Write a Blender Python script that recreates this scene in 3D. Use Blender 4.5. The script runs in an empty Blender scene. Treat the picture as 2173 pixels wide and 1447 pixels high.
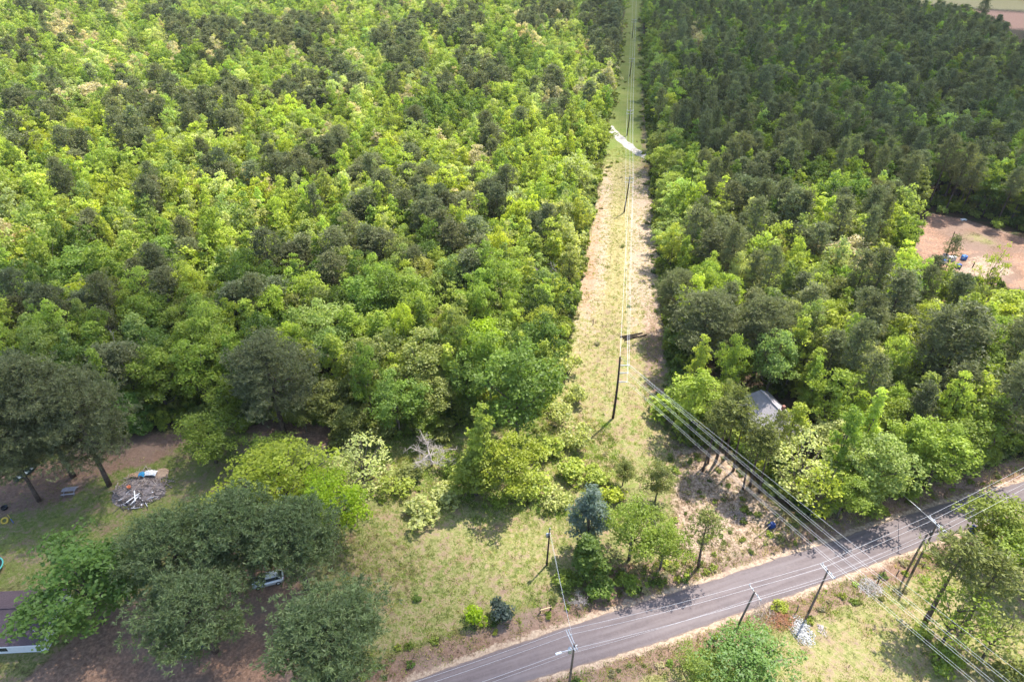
import bpy, math, random
import numpy as np
from mathutils import Vector

# ------------------------------------------------------------------ camera, sky, sun, exposure
H_CAM = 82.0
PITCH = math.radians(34.9)
FPX = 1448.7
SUN_EL = math.radians(60.0)
SUN_AZ = math.radians(41.0)          # clockwise from +Y
scene = bpy.context.scene
col = scene.collection

cam_d = bpy.data.cameras.new("camera")
cam_d.sensor_width = 36.0
cam_d.lens = 24.0
cam_d.clip_start = 0.5
cam_d.clip_end = 20000.0
cam = bpy.data.objects.new("camera", cam_d)
cam.location = (0, 0, H_CAM)
cam.rotation_euler = (math.pi / 2 - PITCH, 0, 0)
col.objects.link(cam)
scene.camera = cam

world = bpy.data.worlds.new("World")
scene.world = world
world.use_nodes = True
wn = world.node_tree
wn.nodes.clear()
wo = wn.nodes.new("ShaderNodeOutputWorld")
wb = wn.nodes.new("ShaderNodeBackground")
ws = wn.nodes.new("ShaderNodeTexSky")
ws.sky_type = 'NISHITA'
ws.sun_disc = False
ws.sun_elevation = SUN_EL
ws.sun_rotation = SUN_AZ
ws.air_density = 1.0
ws.dust_density = 1.2
wb.inputs[1].default_value = 0.15
wn.links.new(ws.outputs[0], wb.inputs[0])
wn.links.new(wb.outputs[0], wo.inputs[0])

SUN_DIR = Vector((math.sin(SUN_AZ) * math.cos(SUN_EL), math.cos(SUN_AZ) * math.cos(SUN_EL), math.sin(SUN_EL)))
sun_d = bpy.data.lights.new("sun", 'SUN')
sun_d.energy = 4.0
sun_d.angle = math.radians(0.53)
sun_d.color = (1.0, 0.955, 0.88)
sun = bpy.data.objects.new("sun", sun_d)
sun.rotation_euler = (-SUN_DIR).to_track_quat('-Z', 'Y').to_euler()
col.objects.link(sun)

scene.view_settings.view_transform = 'Standard'
scene.view_settings.look = 'None'
scene.view_settings.exposure = 1.45
scene.view_settings.gamma = 1.0
scene.render.engine = 'CYCLES'
scene.cycles.max_bounces = 4
scene.cycles.diffuse_bounces = 2
scene.cycles.glossy_bounces = 2
scene.cycles.transmission_bounces = 3
scene.cycles.transparent_max_bounces = 6

# ------------------------------------------------------------------ helpers
R = np.random.default_rng(7)
SP, CP = math.sin(PITCH), math.cos(PITCH)


def ray(px, py):
    dx, dy = px - 1086.5, py - 723.5
    return dx, FPX * CP - dy * SP, FPX * SP + dy * CP      # right, forward, down


def G(px, py, z=0.0):
    """the point at height z that the photograph shows at a pixel"""
    a, b, c = ray(px, py)
    t = (H_CAM - z) / c
    return a * t, b * t


def MPP(px, py, z=0.0):
    return (H_CAM - z) / ray(px, py)[2]


def proj(x, y, z):
    """pixel of a point (only to choose which species grows where)"""
    d = H_CAM - z
    zc = y * CP + d * SP
    return 1086.5 + FPX * x / zc, 723.5 + FPX * (d * CP - y * SP) / zc


def GP(pts, z=0.0):
    return np.array([G(p[0], p[1], z) for p in pts])


def poly_sd(x, y, poly):
    """signed distance to a polygon, positive inside"""
    poly = np.asarray(poly, float)
    n = len(poly)
    d = np.full(x.shape, 1e18)
    inside = np.zeros(x.shape, bool)
    for i in range(n):
        ax, ay = poly[i]
        bx, by = poly[(i + 1) % n]
        ex, ey = bx - ax, by - ay
        L = ex * ex + ey * ey + 1e-12
        t = np.clip(((x - ax) * ex + (y - ay) * ey) / L, 0, 1)
        d = np.minimum(d, (x - ax - t * ex) ** 2 + (y - ay - t * ey) ** 2)
        if ay != by:
            c = ((ay > y) != (by > y)) & (x < (bx - ax) * (y - ay) / (by - ay) + ax)
            inside ^= c
    d = np.sqrt(d)
    return np.where(inside, d, -d)


def sstep(a, b, v):
    t = np.clip((v - a) / (b - a), 0, 1)
    return t * t * (3 - 2 * t)


# ------------------------------------------------------------------ layout of the ground
far_edge = GP([(700, 1502), (865, 1447), (1000, 1397), (1192, 1332), (1335, 1285), (1492, 1236), (1639, 1187), (1768, 1147), (1885, 1104), (1983, 1073), (2126, 1034), (2190, 1014), (2400, 945)])
near_edge = GP([(760, 1562), (1030, 1475), (1156, 1435), (1286, 1397), (1429, 1354), (1500, 1327), (1670, 1267), (1790, 1222), (1902, 1180), (1992, 1147), (2120, 1100), (2220, 1064), (2430, 988)])


def resample(p, n):
    s = np.concatenate([[0], np.cumsum(np.linalg.norm(np.diff(p, axis=0), axis=1))])
    t = np.linspace(0, s[-1], n)
    q = np.stack([np.interp(t, s, p[:, 0]), np.interp(t, s, p[:, 1])], 1)
    for _ in range(12):
        q[1:-1] = (q[:-2] + 2 * q[1:-1] + q[2:]) / 4
    return q


RN = 160
fe, ne = resample(far_edge, RN), resample(near_edge, RN)
road_poly = np.concatenate([fe, ne[::-1]])
road_line = (fe + ne) / 2
AX0, AY0, ASL = 18.1, 92.3, 0.155      # power line axis


def axis_x(y):
    return AX0 + ASL * (y - AY0)


_rpc = road_poly[::4]


def road_sd(x, y):
    return poly_sd(np.asarray(x, float), np.asarray(y, float), _rpc)


def hz(x, y):
    x = np.asarray(x, float)
    y = np.asarray(y, float)
    base = .16 * np.sin(.11 * x + .07 * y + 1) + .14 * np.sin(.05 * x - .13 * y) + .09 * np.sin(.27 * x + .21 * y + 2) + .05 * np.sin(.61 * x - .5 * y)
    d = -road_sd(x, y)
    m = sstep(0.6, 9, d)
    north = (y > np.interp(x, road_line[:, 0], road_line[:, 1]))
    bank = np.where(north, .45, .1) * sstep(1.0, 3.2, d)
    return base * m + bank * (d < 400) - .03 * sstep(0, .4, d)


def hz1(x, y):
    return float(hz(np.array([x]), np.array([y]))[0])


LAWN = GP([(745, 1085), (850, 1050), (960, 1065), (1100, 1085), (1215, 1105), (1222, 1200), (1200, 1250), (1120, 1300), (1000, 1352), (850, 1402), (790, 1430), (760, 1440), (720, 1250), (715, 1150)])
SCRUB = GP([(700, 940), (850, 930), (1000, 900), (1200, 880), (1290, 900), (1330, 1010), (1230, 1110), (960, 1070), (850, 1060), (745, 1100), (700, 1030)])
SANDY = GP([(1400, 910), (1480, 925), (1560, 960), (1640, 1060), (1720, 1140), (1640, 1175), (1500, 1222), (1440, 1225), (1415, 1100), (1420, 1000)])
SANDY2 = GP([(1290, 1200), (1440, 1190), (1530, 1190), (1520, 1222), (1335, 1278), (1290, 1260)])
YARD = GP([(-300, 965), (0, 965), (250, 938), (360, 912), (520, 905), (640, 940), (560, 1000), (480, 1090), (420, 1150), (250, 1180), (0, 1270), (-300, 1290)])
YDIRT = GP([(40, 1000), (240, 928), (330, 915), (430, 918), (340, 985), (210, 1015), (150, 1065), (0, 1105), (-200, 1130), (-200, 1010)])
PINEDIRT = GP([(500, 915), (600, 885), (700, 890), (760, 930), (690, 960), (560, 950)])
DRIVE = GP([(30, 1460), (110, 1395), (200, 1320), (300, 1270), (420, 1240), (560, 1200), (640, 1215), (640, 1300), (600, 1330), (640, 1447), (620, 1560), (0, 1560)])
SOUTH = np.concatenate([ne[30:] + np.array([0, -0.3]), [[130, 20], [40, 18], [-4, 30]]])
CLEAR_NEAR = GP([(-400, 945), (0, 945), (240, 932), (330, 905), (520, 892), (700, 905), (850, 925), (1000, 890), (1195, 875), (1200, 780), (1225, 640), (1300, 640), (1420, 700), (1395, 800), (1440, 940), (1560, 950), (1640, 1050), (1700, 1100), (1800, 1075), (1950, 1020), (2173, 960), (2500, 880), (2500, 1700), (-400, 1700)])
PAD = GP([(1932, 520), (1945, 480), (1975, 458), (2040, 466), (2120, 490), (2200, 515), (2300, 560), (2300, 640), (2173, 622), (2090, 606), (2010, 585), (1950, 560)])
PADG = GP([(2025, 575), (2045, 545), (2085, 540), (2140, 560), (2165, 590), (2120, 606), (2070, 610)])
PADGRASS = GP([(2010, 500), (2060, 488), (2110, 505), (2150, 530), (2110, 535), (2050, 520)])
FIELD = np.array([(235, 470), (285, 452), (335, 425), (380, 395), (700, 330), (900, 900), (500, 640), (330, 640), (262, 560), (215, 520)], float)
FIELDY = np.array([(225, 560), (300, 535), (420, 470), (700, 400), (900, 900), (500, 640), (330, 640), (262, 600)], float)
FIELDBUSH = np.array([(345, 580), (420, 545), (640, 480), (700, 700), (420, 700)], float)
TRACK = GP([(1290, 268), (1302, 284), (1318, 300), (1340, 318), (1372, 336), (1395, 346)])
TRACK2 = GP([(1194, -12), (1190, 8), (1192, 20), (1184, 34)])


def corridor_sd(x, y):
    hw = np.interp(y, [60, 95, 120, 150, 230, 320, 420, 900], [12, 12, 11.0, 10.3, 8.3, 7.2, 6.6, 6.4])
    return np.where(y > 76, hw - np.abs(x - axis_x(y)), -1.0 * np.maximum(np.abs(x - axis_x(y)) - 11, 76 - y))


# ------------------------------------------------------------------ materials
MATS = {}


class NT:
    def __init__(self, name):
        self.m = bpy.data.materials.new(name)
        self.m.use_nodes = True
        self.t = self.m.node_tree
        self.t.nodes.clear()
        self.out = self.n('ShaderNodeOutputMaterial')

    def n(self, typ, **kw):
        nd = self.t.nodes.new(typ)
        for k, v in kw.items():
            setattr(nd, k, v)
        return nd

    def l(self, a, b):
        self.t.links.new(a, b)

    def sock(self, inp, v):
        if isinstance(v, bpy.types.NodeSocket):
            self.l(v, inp)
        else:
            inp.default_value = v

    def noise(self, scale, detail=4, rough=.55, vec=None, dim='3D'):
        nd = self.n('ShaderNodeTexNoise', noise_dimensions=dim)
        nd.inputs['Scale'].default_value = scale
        nd.inputs['Detail'].default_value = detail
        nd.inputs['Roughness'].default_value = rough
        if vec is not None:
            self.l(vec, nd.inputs['Vector'])
        return nd.outputs[0]

    def math(self, op, a, b=0.0, c=None, clamp=False):
        nd = self.n('ShaderNodeMath', operation=op, use_clamp=clamp)
        self.sock(nd.inputs[0], a)
        self.sock(nd.inputs[1], b)
        if c is not None:
            self.sock(nd.inputs[2], c)
        return nd.outputs[0]

    def mapr(self, v, a, b, c=0.0, d=1.0, smooth=False):
        nd = self.n('ShaderNodeMapRange')
        if smooth:
            nd.interpolation_type = 'SMOOTHSTEP'
        self.sock(nd.inputs[0], v)
        for i, q in enumerate((a, b, c, d)):
            nd.inputs[i + 1].default_value = q
        return nd.outputs[0]

    def mix(self, f, a, b, blend='MIX'):
        nd = self.n('ShaderNodeMix', data_type='RGBA', blend_type=blend)
        self.sock(nd.inputs[0], f)
        self.sock(nd.inputs[6], a if isinstance(a, bpy.types.NodeSocket) else (*a[:3], 1))
        self.sock(nd.inputs[7], b if isinstance(b, bpy.types.NodeSocket) else (*b[:3], 1))
        return nd.outputs[2]

    def pos(self):
        return self.n('ShaderNodeNewGeometry').outputs['Position']

    def obj(self):
        return self.n('ShaderNodeTexCoord').outputs['Object']

    def bsdf(self, color, rough=.8, metal=0.0, bump=None, bump_d=.05, spec=.3):
        p = self.n('ShaderNodeBsdfPrincipled')
        self.sock(p.inputs['Base Color'], color if isinstance(color, bpy.types.NodeSocket) else (*color[:3], 1))
        self.sock(p.inputs['Roughness'], rough)
        p.inputs['Metallic'].default_value = metal
        p.inputs['Specular IOR Level'].default_value = spec
        if bump is not None:
            b = self.n('ShaderNodeBump')
            b.inputs['Strength'].default_value = 1.0
            b.inputs['Distance'].default_value = bump_d
            self.l(bump, b.inputs['Height'])
            self.l(b.outputs[0], p.inputs['Normal'])
        self.l(p.outputs[0], self.out.inputs[0])
        return p


def plain(name, c, rough=.7, metal=0.0, var=.15, scale=3.0, spec=.3):
    if name in MATS:
        return MATS[name]
    t = NT(name)
    nz = t.noise(scale, 4, .6, t.obj())
    f = t.mapr(nz, .3, .7, 1 - var, 1 + var)
    vm = t.n('ShaderNodeVectorMath', operation='SCALE')
    vm.inputs[0].default_value = c[:3]
    t.l(f, vm.inputs['Scale'])
    cc = vm.outputs[0]
    t.bsdf(cc, rough, metal, spec=spec)
    MATS[name] = t.m
    return t.m


def leaf_material(name, trans=.45, gloss=.04, var=.35):
    t = NT(name)
    tint = t.n('ShaderNodeAttribute', attribute_type='INSTANCER', attribute_name='tint').outputs['Color']
    lv = t.n('ShaderNodeAttribute', attribute_type='GEOMETRY', attribute_name='lv').outputs['Fac']
    f = t.mapr(lv, 0, 1, 1 - var, 1 + var)
    vm = t.n('ShaderNodeVectorMath', operation='SCALE')
    t.l(tint, vm.inputs[0])
    t.l(f, vm.inputs['Scale'])
    c = vm.outputs[0]
    # young leaves a little yellower
    c2 = t.mix(t.mapr(lv, .55, 1.0, 0, .4), c, t.mix(1.0, c, (1.25, 1.1, .8), 'MULTIPLY'))
    d = t.n('ShaderNodeBsdfDiffuse')
    t.l(c2, d.inputs[0])
    tr = t.n('ShaderNodeBsdfTranslucent')
    ct = t.mix(1.0, c2, (1.12, 1.2, .6), 'MULTIPLY')
    t.l(ct, tr.inputs[0])
    m1 = t.n('ShaderNodeMixShader')
    m1.inputs[0].default_value = trans
    t.l(d.outputs[0], m1.inputs[1])
    t.l(tr.outputs[0], m1.inputs[2])
    g = t.n('ShaderNodeBsdfGlossy')
    g.inputs['Roughness'].default_value = .45
    g.inputs[0].default_value = (.9, .95, 1, 1)
    m2 = t.n('ShaderNodeMixShader')
    m2.inputs[0].default_value = gloss
    t.l(m1.outputs[0], m2.inputs[1])
    t.l(g.outputs[0], m2.inputs[2])
    t.l(m2.outputs[0], t.out.inputs[0])
    MATS[name] = t.m
    return t.m


M_LEAF = leaf_material('leaf', .5, .012, .28)
M_NEEDLE = leaf_material('needle', .35, .012, .40)
M_GRASS = leaf_material('grass_blade', .4, .01, .3)


def bark_material(name, a, b):
    t = NT(name)
    nz = t.noise(2.2, 6, .65, t.obj())
    c = t.mix(t.mapr(nz, .35, .65), a, b)
    t.bsdf(c, .95, bump=nz, bump_d=.06, spec=.1)
    MATS[name] = t.m
    return t.m


M_BARK = bark_material('bark', (.075, .06, .048), (.17, .145, .12))
M_PBARK = bark_material('pine_bark', (.06, .045, .038), (.15, .11, .09))
M_DEAD = bark_material('dead_wood', (.26, .22, .2), (.45, .40, .37))


def ground_material():
    t = NT('ground')
    p = t.pos()
    a1 = t.n('ShaderNodeAttribute', attribute_type='GEOMETRY', attribute_name='gm1')
    a2 = t.n('ShaderNodeAttribute', attribute_type='GEOMETRY', attribute_name='gm2')
    s1 = t.n('ShaderNodeSeparateColor')
    t.l(a1.outputs['Color'], s1.inputs[0])
    s2 = t.n('ShaderNodeSeparateColor')
    t.l(a2.outputs['Color'], s2.inputs[0])
    nA = t.noise(.12, 5, .6, p)
    nB = t.noise(.55, 6, .65, p)
    nC = t.noise(2.4, 5, .7, p)
    nD = t.noise(7.0, 3, .7, p)
    mixn = t.math('ADD', t.math('MULTIPLY', nB, .55), t.math('MULTIPLY', nC, .45))

    def w(s, amp=1.1, lo=.38, hi=.62):
        v = t.math('ADD', s, t.math('MULTIPLY', t.math('SUBTRACT', mixn, .5), amp))
        return t.mapr(v, lo, hi, 0, 1, True)
    litter = t.mix(t.mapr(nC, .3, .7), (.05, .034, .022), (.12, .078, .05))
    litter = t.mix(t.mapr(nB, .45, .62), litter, (.045, .06, .02))
    green = t.mix(t.mapr(nC, .3, .7), (.08, .115, .022), (.18, .22, .055))
    green = t.mix(t.mapr(nA, .4, .6), green, (.17, .19, .055))
    straw = t.mix(t.mapr(nC, .3, .7), (.20, .165, .07), (.38, .32, .155))
    straw = t.mix(t.mapr(nD, .55, .75, 0, .8), straw, (.43, .37, .21))
    dirt = t.mix(t.mapr(nC, .3, .7), (.13, .078, .054), (.27, .175, .125))
    dirt = t.mix(t.mapr(nA, .45, .6, 0, .6), dirt, (.22, .158, .125))
    sand = t.mix(t.mapr(nC, .3, .72), (.23, .165, .115), (.48, .37, .27))
    sand = t.mix(t.mapr(nD, .58, .74, 0, .8), sand, (.07, .05, .035))
    redc = t.mix(t.mapr(nC, .3, .7), (.26, .13, .08), (.44, .27, .18))
    grav = t.mix(t.mapr(nC, .3, .7), (.4, .36, .32), (.6, .56, .5))
    c = litter
    c = t.mix(w(s1.outputs[0]), c, green)
    c = t.mix(w(s1.outputs[1]), c, straw)
    c = t.mix(w(s1.outputs[2]), c, dirt)
    c = t.mix(w(a1.outputs['Alpha'], 1.2), c, sand)
    c = t.mix(w(s2.outputs[0], .8), c, redc)
    c = t.mix(w(s2.outputs[1], .7), c, grav)
    bh = t.math('ADD', t.math('MULTIPLY', nC, .6), t.math('MULTIPLY', nD, .4))
    t.bsdf(c, .95, bump=bh, bump_d=.16, spec=.08)
    MATS['ground'] = t.m
    return t.m


def road_material():
    t = NT('asphalt')
    p = t.pos()
    uv = t.n('ShaderNodeUVMap').outputs[0]
    sx = t.n('ShaderNodeSeparateXYZ')
    t.l(uv, sx.inputs[0])
    n1 = t.noise(.35, 5, .6, p)
    n2 = t.noise(3.0, 5, .7, p)
    n3 = t.noise(11, 3, .7, p)
    # streaks along the road
    mp = t.n('ShaderNodeMapping')
    mp.inputs['Scale'].default_value = (5.0, .035, 1)
    t.l(uv, mp.inputs[0])
    st = t.noise(2.2, 5, .6, mp.outputs[0])
    c = t.mix(t.mapr(n2, .3, .7), (.108, .086, .085), (.15, .121, .118))
    c = t.mix(t.mapr(n3, .55, .75, 0, .5), c, (.19, .165, .16))
    c = t.mix(t.mapr(st, .48, .64, 0, .5), c, (.185, .158, .155))
    c = t.mix(t.mapr(n1, .52, .7, 0, .4), c, (.088, .073, .076))
    for u in (.2, .40, .62, .82):
        d = t.math('ABSOLUTE', t.math('SUBTRACT', sx.outputs[0], u))
        c = t.mix(t.mapr(d, .0, .075, .3, 0, True), c, (.20, .17, .168))
    # dusty edges
    e = t.math('ABSOLUTE', t.math('SUBTRACT', sx.outputs[0], .5))
    en = t.math('ADD', e, t.math('MULTIPLY', t.math('SUBTRACT', n2, .5), .07))
    c = t.mix(t.mapr(en, .455, .5, 0, .75, True), c, (.24, .17, .12))
    t.bsdf(c, .9, bump=n3, bump_d=.01, spec=.2)
    MATS['asphalt'] = t.m
    return t.m


# ------------------------------------------------------------------ mesh and object builders
def mesh_np(name, verts, faces_flat, loop_starts, loop_totals, mats, mat_idx=None, attrs=None, smooth=None):
    me = bpy.data.meshes.new(name)
    nv = len(verts)
    me.vertices.add(nv)
    me.vertices.foreach_set('co', np.asarray(verts, np.float32).ravel())
    me.loops.add(len(faces_flat))
    me.loops.foreach_set('vertex_index', np.asarray(faces_flat, np.int32))
    me.polygons.add(len(loop_starts))
    me.polygons.foreach_set('loop_start', np.asarray(loop_starts, np.int32))
    me.polygons.foreach_set('loop_total', np.asarray(loop_totals, np.int32))
    for m in mats:
        me.materials.append(m)
    if mat_idx is not None:
        me.polygons.foreach_set('material_index', np.asarray(mat_idx, np.int32))
    if smooth is not None:
        me.polygons.foreach_set('use_smooth', np.asarray(smooth, bool))
    for k, v in (attrs or {}).items():
        a = me.attributes.new(k, 'FLOAT', 'POINT')
        a.data.foreach_set('value', np.asarray(v, np.float32))
    me.update(calc_edges=True)
    me.validate()
    return me


class Geo:
    """collects faces of mixed size with a material index; build() gives one mesh"""

    def __init__(self):
        self.v, self.f, self.ls, self.mi, self.lv, self.sm = [], [], [], [], [], []
        self.nv = 0

    def add(self, verts, faces, mi=0, lv=None, smooth=False):
        """faces: (n,k) int array"""
        verts = np.asarray(verts, float).reshape(-1, 3)
        faces = np.asarray(faces, int)
        self.v.append(verts)
        self.f.append((faces + self.nv).ravel())
        self.ls.append(np.full(len(faces), faces.shape[1]))
        self.mi.append(np.full(len(faces), mi))
        self.sm.append(np.full(len(faces), smooth))
        self.lv.append(np.full(len(verts), .5) if lv is None else np.asarray(lv, float))
        self.nv += len(verts)
        return self

    def tube(self, pts, rad, n=6, mi=0, cap=True):
        pts = np.asarray(pts, float)
        m = len(pts)
        rad = np.broadcast_to(np.asarray(rad, float), (m,))
        T = np.gradient(pts, axis=0)
        T /= np.linalg.norm(T, axis=1)[:, None] + 1e-9
        ref = np.array([0, 0, 1.0]) if abs(T[:, 2]).mean() < .8 else np.array([1.0, 0, 0])
        U = np.cross(T, ref)
        U /= np.linalg.norm(U, axis=1)[:, None] + 1e-9
        W = np.cross(T, U)
        a = np.arange(n) * 2 * np.pi / n
        V = pts[:, None] + rad[:, None, None] * (np.cos(a)[None, :, None] * U[:, None] + np.sin(a)[None, :, None] * W[:, None])
        i = np.arange(m - 1)[:, None] * n
        j = np.arange(n)[None]
        F = np.stack([i + j, i + (j + 1) % n, i + n + (j + 1) % n, i + n + j], -1).reshape(-1, 4)
        self.add(V.reshape(-1, 3), F, mi, smooth=True)
        if cap:
            k = self.nv - m * n
            for b in (0, m - 1):
                ids = k + b * n + np.arange(n)
                self.f.append(ids if b else ids[::-1])
                self.ls.append(np.array([n]))
                self.mi.append(np.array([mi]))
                self.sm.append(np.array([False]))
        return self

    def box(self, c, s, mi=0, rz=0.0, bev=0.0, rx=0.0):
        x, y, z = np.asarray(s, float) / 2
        if bev > 0:
            b = min(bev, x * .9, y * .9, z * .9)
            base = [(x - b, y - b, z), (x, y - b, z - b), (x - b, y, z - b)]
            V = []
            for sx in (-1, 1):
                for sy in (-1, 1):
                    for sz in (-1, 1):
                        for q in base:
                            V.append((q[0] * sx, q[1] * sy, q[2] * sz))
            V = np.array(V)
            idx = {}
            k = 0
            for sx in (-1, 1):
                for sy in (-1, 1):
                    for sz in (-1, 1):
                        idx[(sx, sy, sz)] = (k, k + 1, k + 2)
                        k += 3
            quads, tris = [], []
            for (ax, t) in ((2, 0), (0, 1), (1, 2)):
                for s_ in (-1, 1):
                    o = [a for a in range(3) if a != ax]
                    ring = []
                    for (p, q) in ((-1, -1), (1, -1), (1, 1), (-1, 1)):
                        key = [0, 0, 0]
                        key[ax] = s_
                        key[o[0]] = p
                        key[o[1]] = q
                        ring.append(idx[tuple(key)][t])
                    quads.append(ring)
            for ax in range(3):
                o = [a for a in range(3) if a != ax]
                tt = {2: 0, 0: 1, 1: 2}
                for p in (-1, 1):
                    for q in (-1, 1):
                        k1, k2 = [0, 0, 0], [0, 0, 0]
                        k1[o[0]] = k2[o[0]] = p
                        k1[o[1]] = k2[o[1]] = q
                        k1[ax], k2[ax] = -1, 1
                        A, B = idx[tuple(k1)], idx[tuple(k2)]
                        quads.append([A[tt[o[0]]], B[tt[o[0]]], B[tt[o[1]]], A[tt[o[1]]]])
            for k_, v_ in idx.items():
                tris.append(list(v_))
        else:
            V = np.array([(a * x, b * y, c_ * z) for a in (-1, 1) for b in (-1, 1) for c_ in (-1, 1)])
            quads = [[0, 1, 3, 2], [4, 6, 7, 5], [0, 4, 5, 1], [2, 3, 7, 6], [0, 2, 6, 4], [1, 5, 7, 3]]
            tris = []
        if rx:
            cx_, sx_ = math.cos(rx), math.sin(rx)
            V = np.stack([V[:, 0], V[:, 1] * cx_ - V[:, 2] * sx_, V[:, 1] * sx_ + V[:, 2] * cx_], 1)
        cz, sz = math.cos(rz), math.sin(rz)
        V = np.stack([V[:, 0] * cz - V[:, 1] * sz, V[:, 0] * sz + V[:, 1] * cz, V[:, 2]], 1) + np.asarray(c, float)
        k = self.nv
        self.add(V, np.array(quads), mi)
        if tris:
            T = np.array(tris) + k
            self.f.append(T.ravel())
            self.ls.append(np.full(len(T), 3))
            self.mi.append(np.full(len(T), mi))
            self.sm.append(np.full(len(T), False))
        return self

    def lathe(self, prof, n=12, mi=0, c=(0, 0, 0), smooth=True):
        a = np.arange(n) * 2 * np.pi / n
        V = []
        for r, z in prof:
            V.append(np.stack([r * np.cos(a) + c[0], r * np.sin(a) + c[1], np.full(n, z + c[2])], 1))
        V = np.concatenate(V)
        i = np.arange(len(prof) - 1)[:, None] * n
        j = np.arange(n)[None]
        F = np.stack([i + j, i + (j + 1) % n, i + n + (j + 1) % n, i + n + j], -1).reshape(-1, 4)
        return self.add(V, F, mi, smooth=smooth)

    def build(self, name, mats):
        if not isinstance(mats, (list, tuple)):
            mats = [mats]
        tot = np.concatenate(self.ls)
        st = np.concatenate([[0], np.cumsum(tot)[:-1]])
        me = mesh_np(name, np.concatenate(self.v), np.concatenate(self.f), st, tot, mats, np.concatenate(self.mi), {'lv': np.concatenate(self.lv)}, np.concatenate(self.sm))
        return me


def link(name, me, parent=None, loc=(0, 0, 0), rz=0.0, scale=None):
    o = bpy.data.objects.new(name, me)
    col.objects.link(o)
    o.location = loc
    o.rotation_euler = (0, 0, rz)
    if scale is not None:
        o.scale = scale
    if parent is not None:
        o.parent = parent
    return o


def tag(o, label=None, cat=None, group=None, kind=None):
    if label:
        o['label'] = label
    if cat:
        o['category'] = cat
    if group:
        o['group'] = group
    if kind:
        o['kind'] = kind
    return o


def thing(name, label, cat, loc=(0, 0, 0), rz=0.0, group=None):
    return tag(link(name, None, None, loc, rz), label, cat, group)


# ------------------------------------------------------------------ ground, road, tracks
def axis_grid(lo, hi, step, far_lo, far_hi, g=1.22):
    a = list(np.arange(lo, hi + step * .5, step))
    s, v = step, a[-1]
    while v < far_hi:
        s *= g
        v += s
        a.append(v)
    s, v = step, a[0]
    while v > far_lo:
        s *= g
        v -= s
        a.insert(0, v)
    return np.array(a)


gx = axis_grid(-95, 160, .75, -6000, 6000)
gy = axis_grid(22, 215, .75, -3000, 9000, 1.06)
XX, YY = np.meshgrid(gx, gy)
xf, yf = XX.ravel(), YY.ravel()
rd = -road_sd(xf, yf)
zf = hz(xf, yf) - .10 * (rd < -.35)
north = yf > np.interp(xf, road_line[:, 0], road_line[:, 1])
sm = lambda P, s=2.0: sstep(-s, s, poly_sd(xf, yf, P))
cor = sstep(-2, 2.5, corridor_sd(xf, yf))
side = (xf - axis_x(yf)) / 9.0
green = np.zeros_like(xf)
straw = np.zeros_like(xf)
dirt = np.zeros_like(xf)
sand = np.zeros_like(xf)
redc = np.zeros_like(xf)
grav = np.zeros_like(xf)
ssum = lambda a, b, k: np.maximum(a, b * k)
nearclear = sm(CLEAR_NEAR, 2.5) * (rd > 0)
green = ssum(green, nearclear, .56)
straw = ssum(straw, nearclear, .42)
dirt = ssum(dirt, nearclear, .44)
green = ssum(green, sm(LAWN), .62)
straw = ssum(straw, sm(LAWN), .5)
BROWNP = GP([(720, 1140), (800, 1130), (900, 1180), (880, 1260), (830, 1330), (760, 1340), (720, 1250)])
dirt = ssum(dirt, sm(BROWNP, 4), .44)
green = ssum(green, sm(SCRUB), .85)
straw = ssum(straw, sm(SCRUB), .3)
green = ssum(green, cor, np.interp(yf, [75, 110, 140, 215, 240, 300, 600], [.9, .75, .55, .6, .9, .9, .8]))
straw = ssum(straw, cor, np.interp(yf, [75, 110, 140, 215, 240, 300, 600], [.5, .55, .66, .6, .2, .1, .2]))
sand = ssum(sand, cor * sstep(-.2, .5, np.abs(side + .1)), np.interp(yf, [100, 125, 140, 200, 215, 235], [.25, .48, .6, .58, .45, .0]))
redc = ssum(redc, cor * sstep(.2, .8, -side), np.interp(yf, [115, 130, 145, 190, 215], [.15, .48, .54, .48, .1]))
dirt = ssum(dirt, cor * sstep(.1, .8, side), np.interp(yf, [85, 110, 140, 240, 260, 330, 345, 560], [.3, .62, .62, .58, .62, .55, .3, .3]))
sand = ssum(sand, sm(SANDY, 1.6), .5)
dirt = ssum(dirt, sm(SANDY, 2), .6)
sand = ssum(sand, sm(SANDY2, 1.6), .42)
dirt = ssum(dirt, sm(SANDY2, 2), .9)
green = ssum(green, sm(YARD), .64)
dirt = ssum(dirt, sm(YARD), .42)
straw = ssum(straw, sm(YARD), .36)
dirt = ssum(dirt, sm(YDIRT, 3), .85)
redc = ssum(redc, sm(YDIRT, 3), .30)
dirt = ssum(dirt, sm(PINEDIRT, 3), .85)
redc = ssum(redc, sm(PINEDIRT, 3), .45)
dirt = ssum(dirt, sm(DRIVE, 2.5), 1.0)
redc = ssum(redc, sm(DRIVE, 2.5), .46)
sand = ssum(sand, sm(DRIVE, 2.5), .2)
south = (~north) & (rd > 0) & (xf > -30) & (xf < 130) & (yf < 80)
green = np.where(south, np.maximum(green, .66), green)
straw = np.where(south, np.maximum(straw, .54), straw)
sand = np.maximum(sand, .6 * sstep(1.9, .3, rd) * (rd > -1) * (xf > -60))
dirt = np.maximum(dirt, .8 * sstep(6.0, 2.0, rd) * (rd > -1) * (xf > -60))
padm = sm(PAD, 2.5)
for arr in (green, straw):
    arr *= (1 - padm)
redc = ssum(redc, padm, .5)
dirt = ssum(dirt, padm, .8)
straw = ssum(straw, padm, .5)
pg = sm(PADGRASS, 6)
redc = redc * (1 - .8 * pg)
sand = ssum(sand, sm(PADG, 3), .55)
redc *= 1 - .6 * sm(PADG, 1.5)
green = ssum(green, pg, .62)
dirt *= (1 - .45 * pg)
fm = sm(FIELD, 22)
redc = ssum(redc, fm, .75)
fy = sm(FIELDY, 26)
redc *= (1 - fy)
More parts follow.
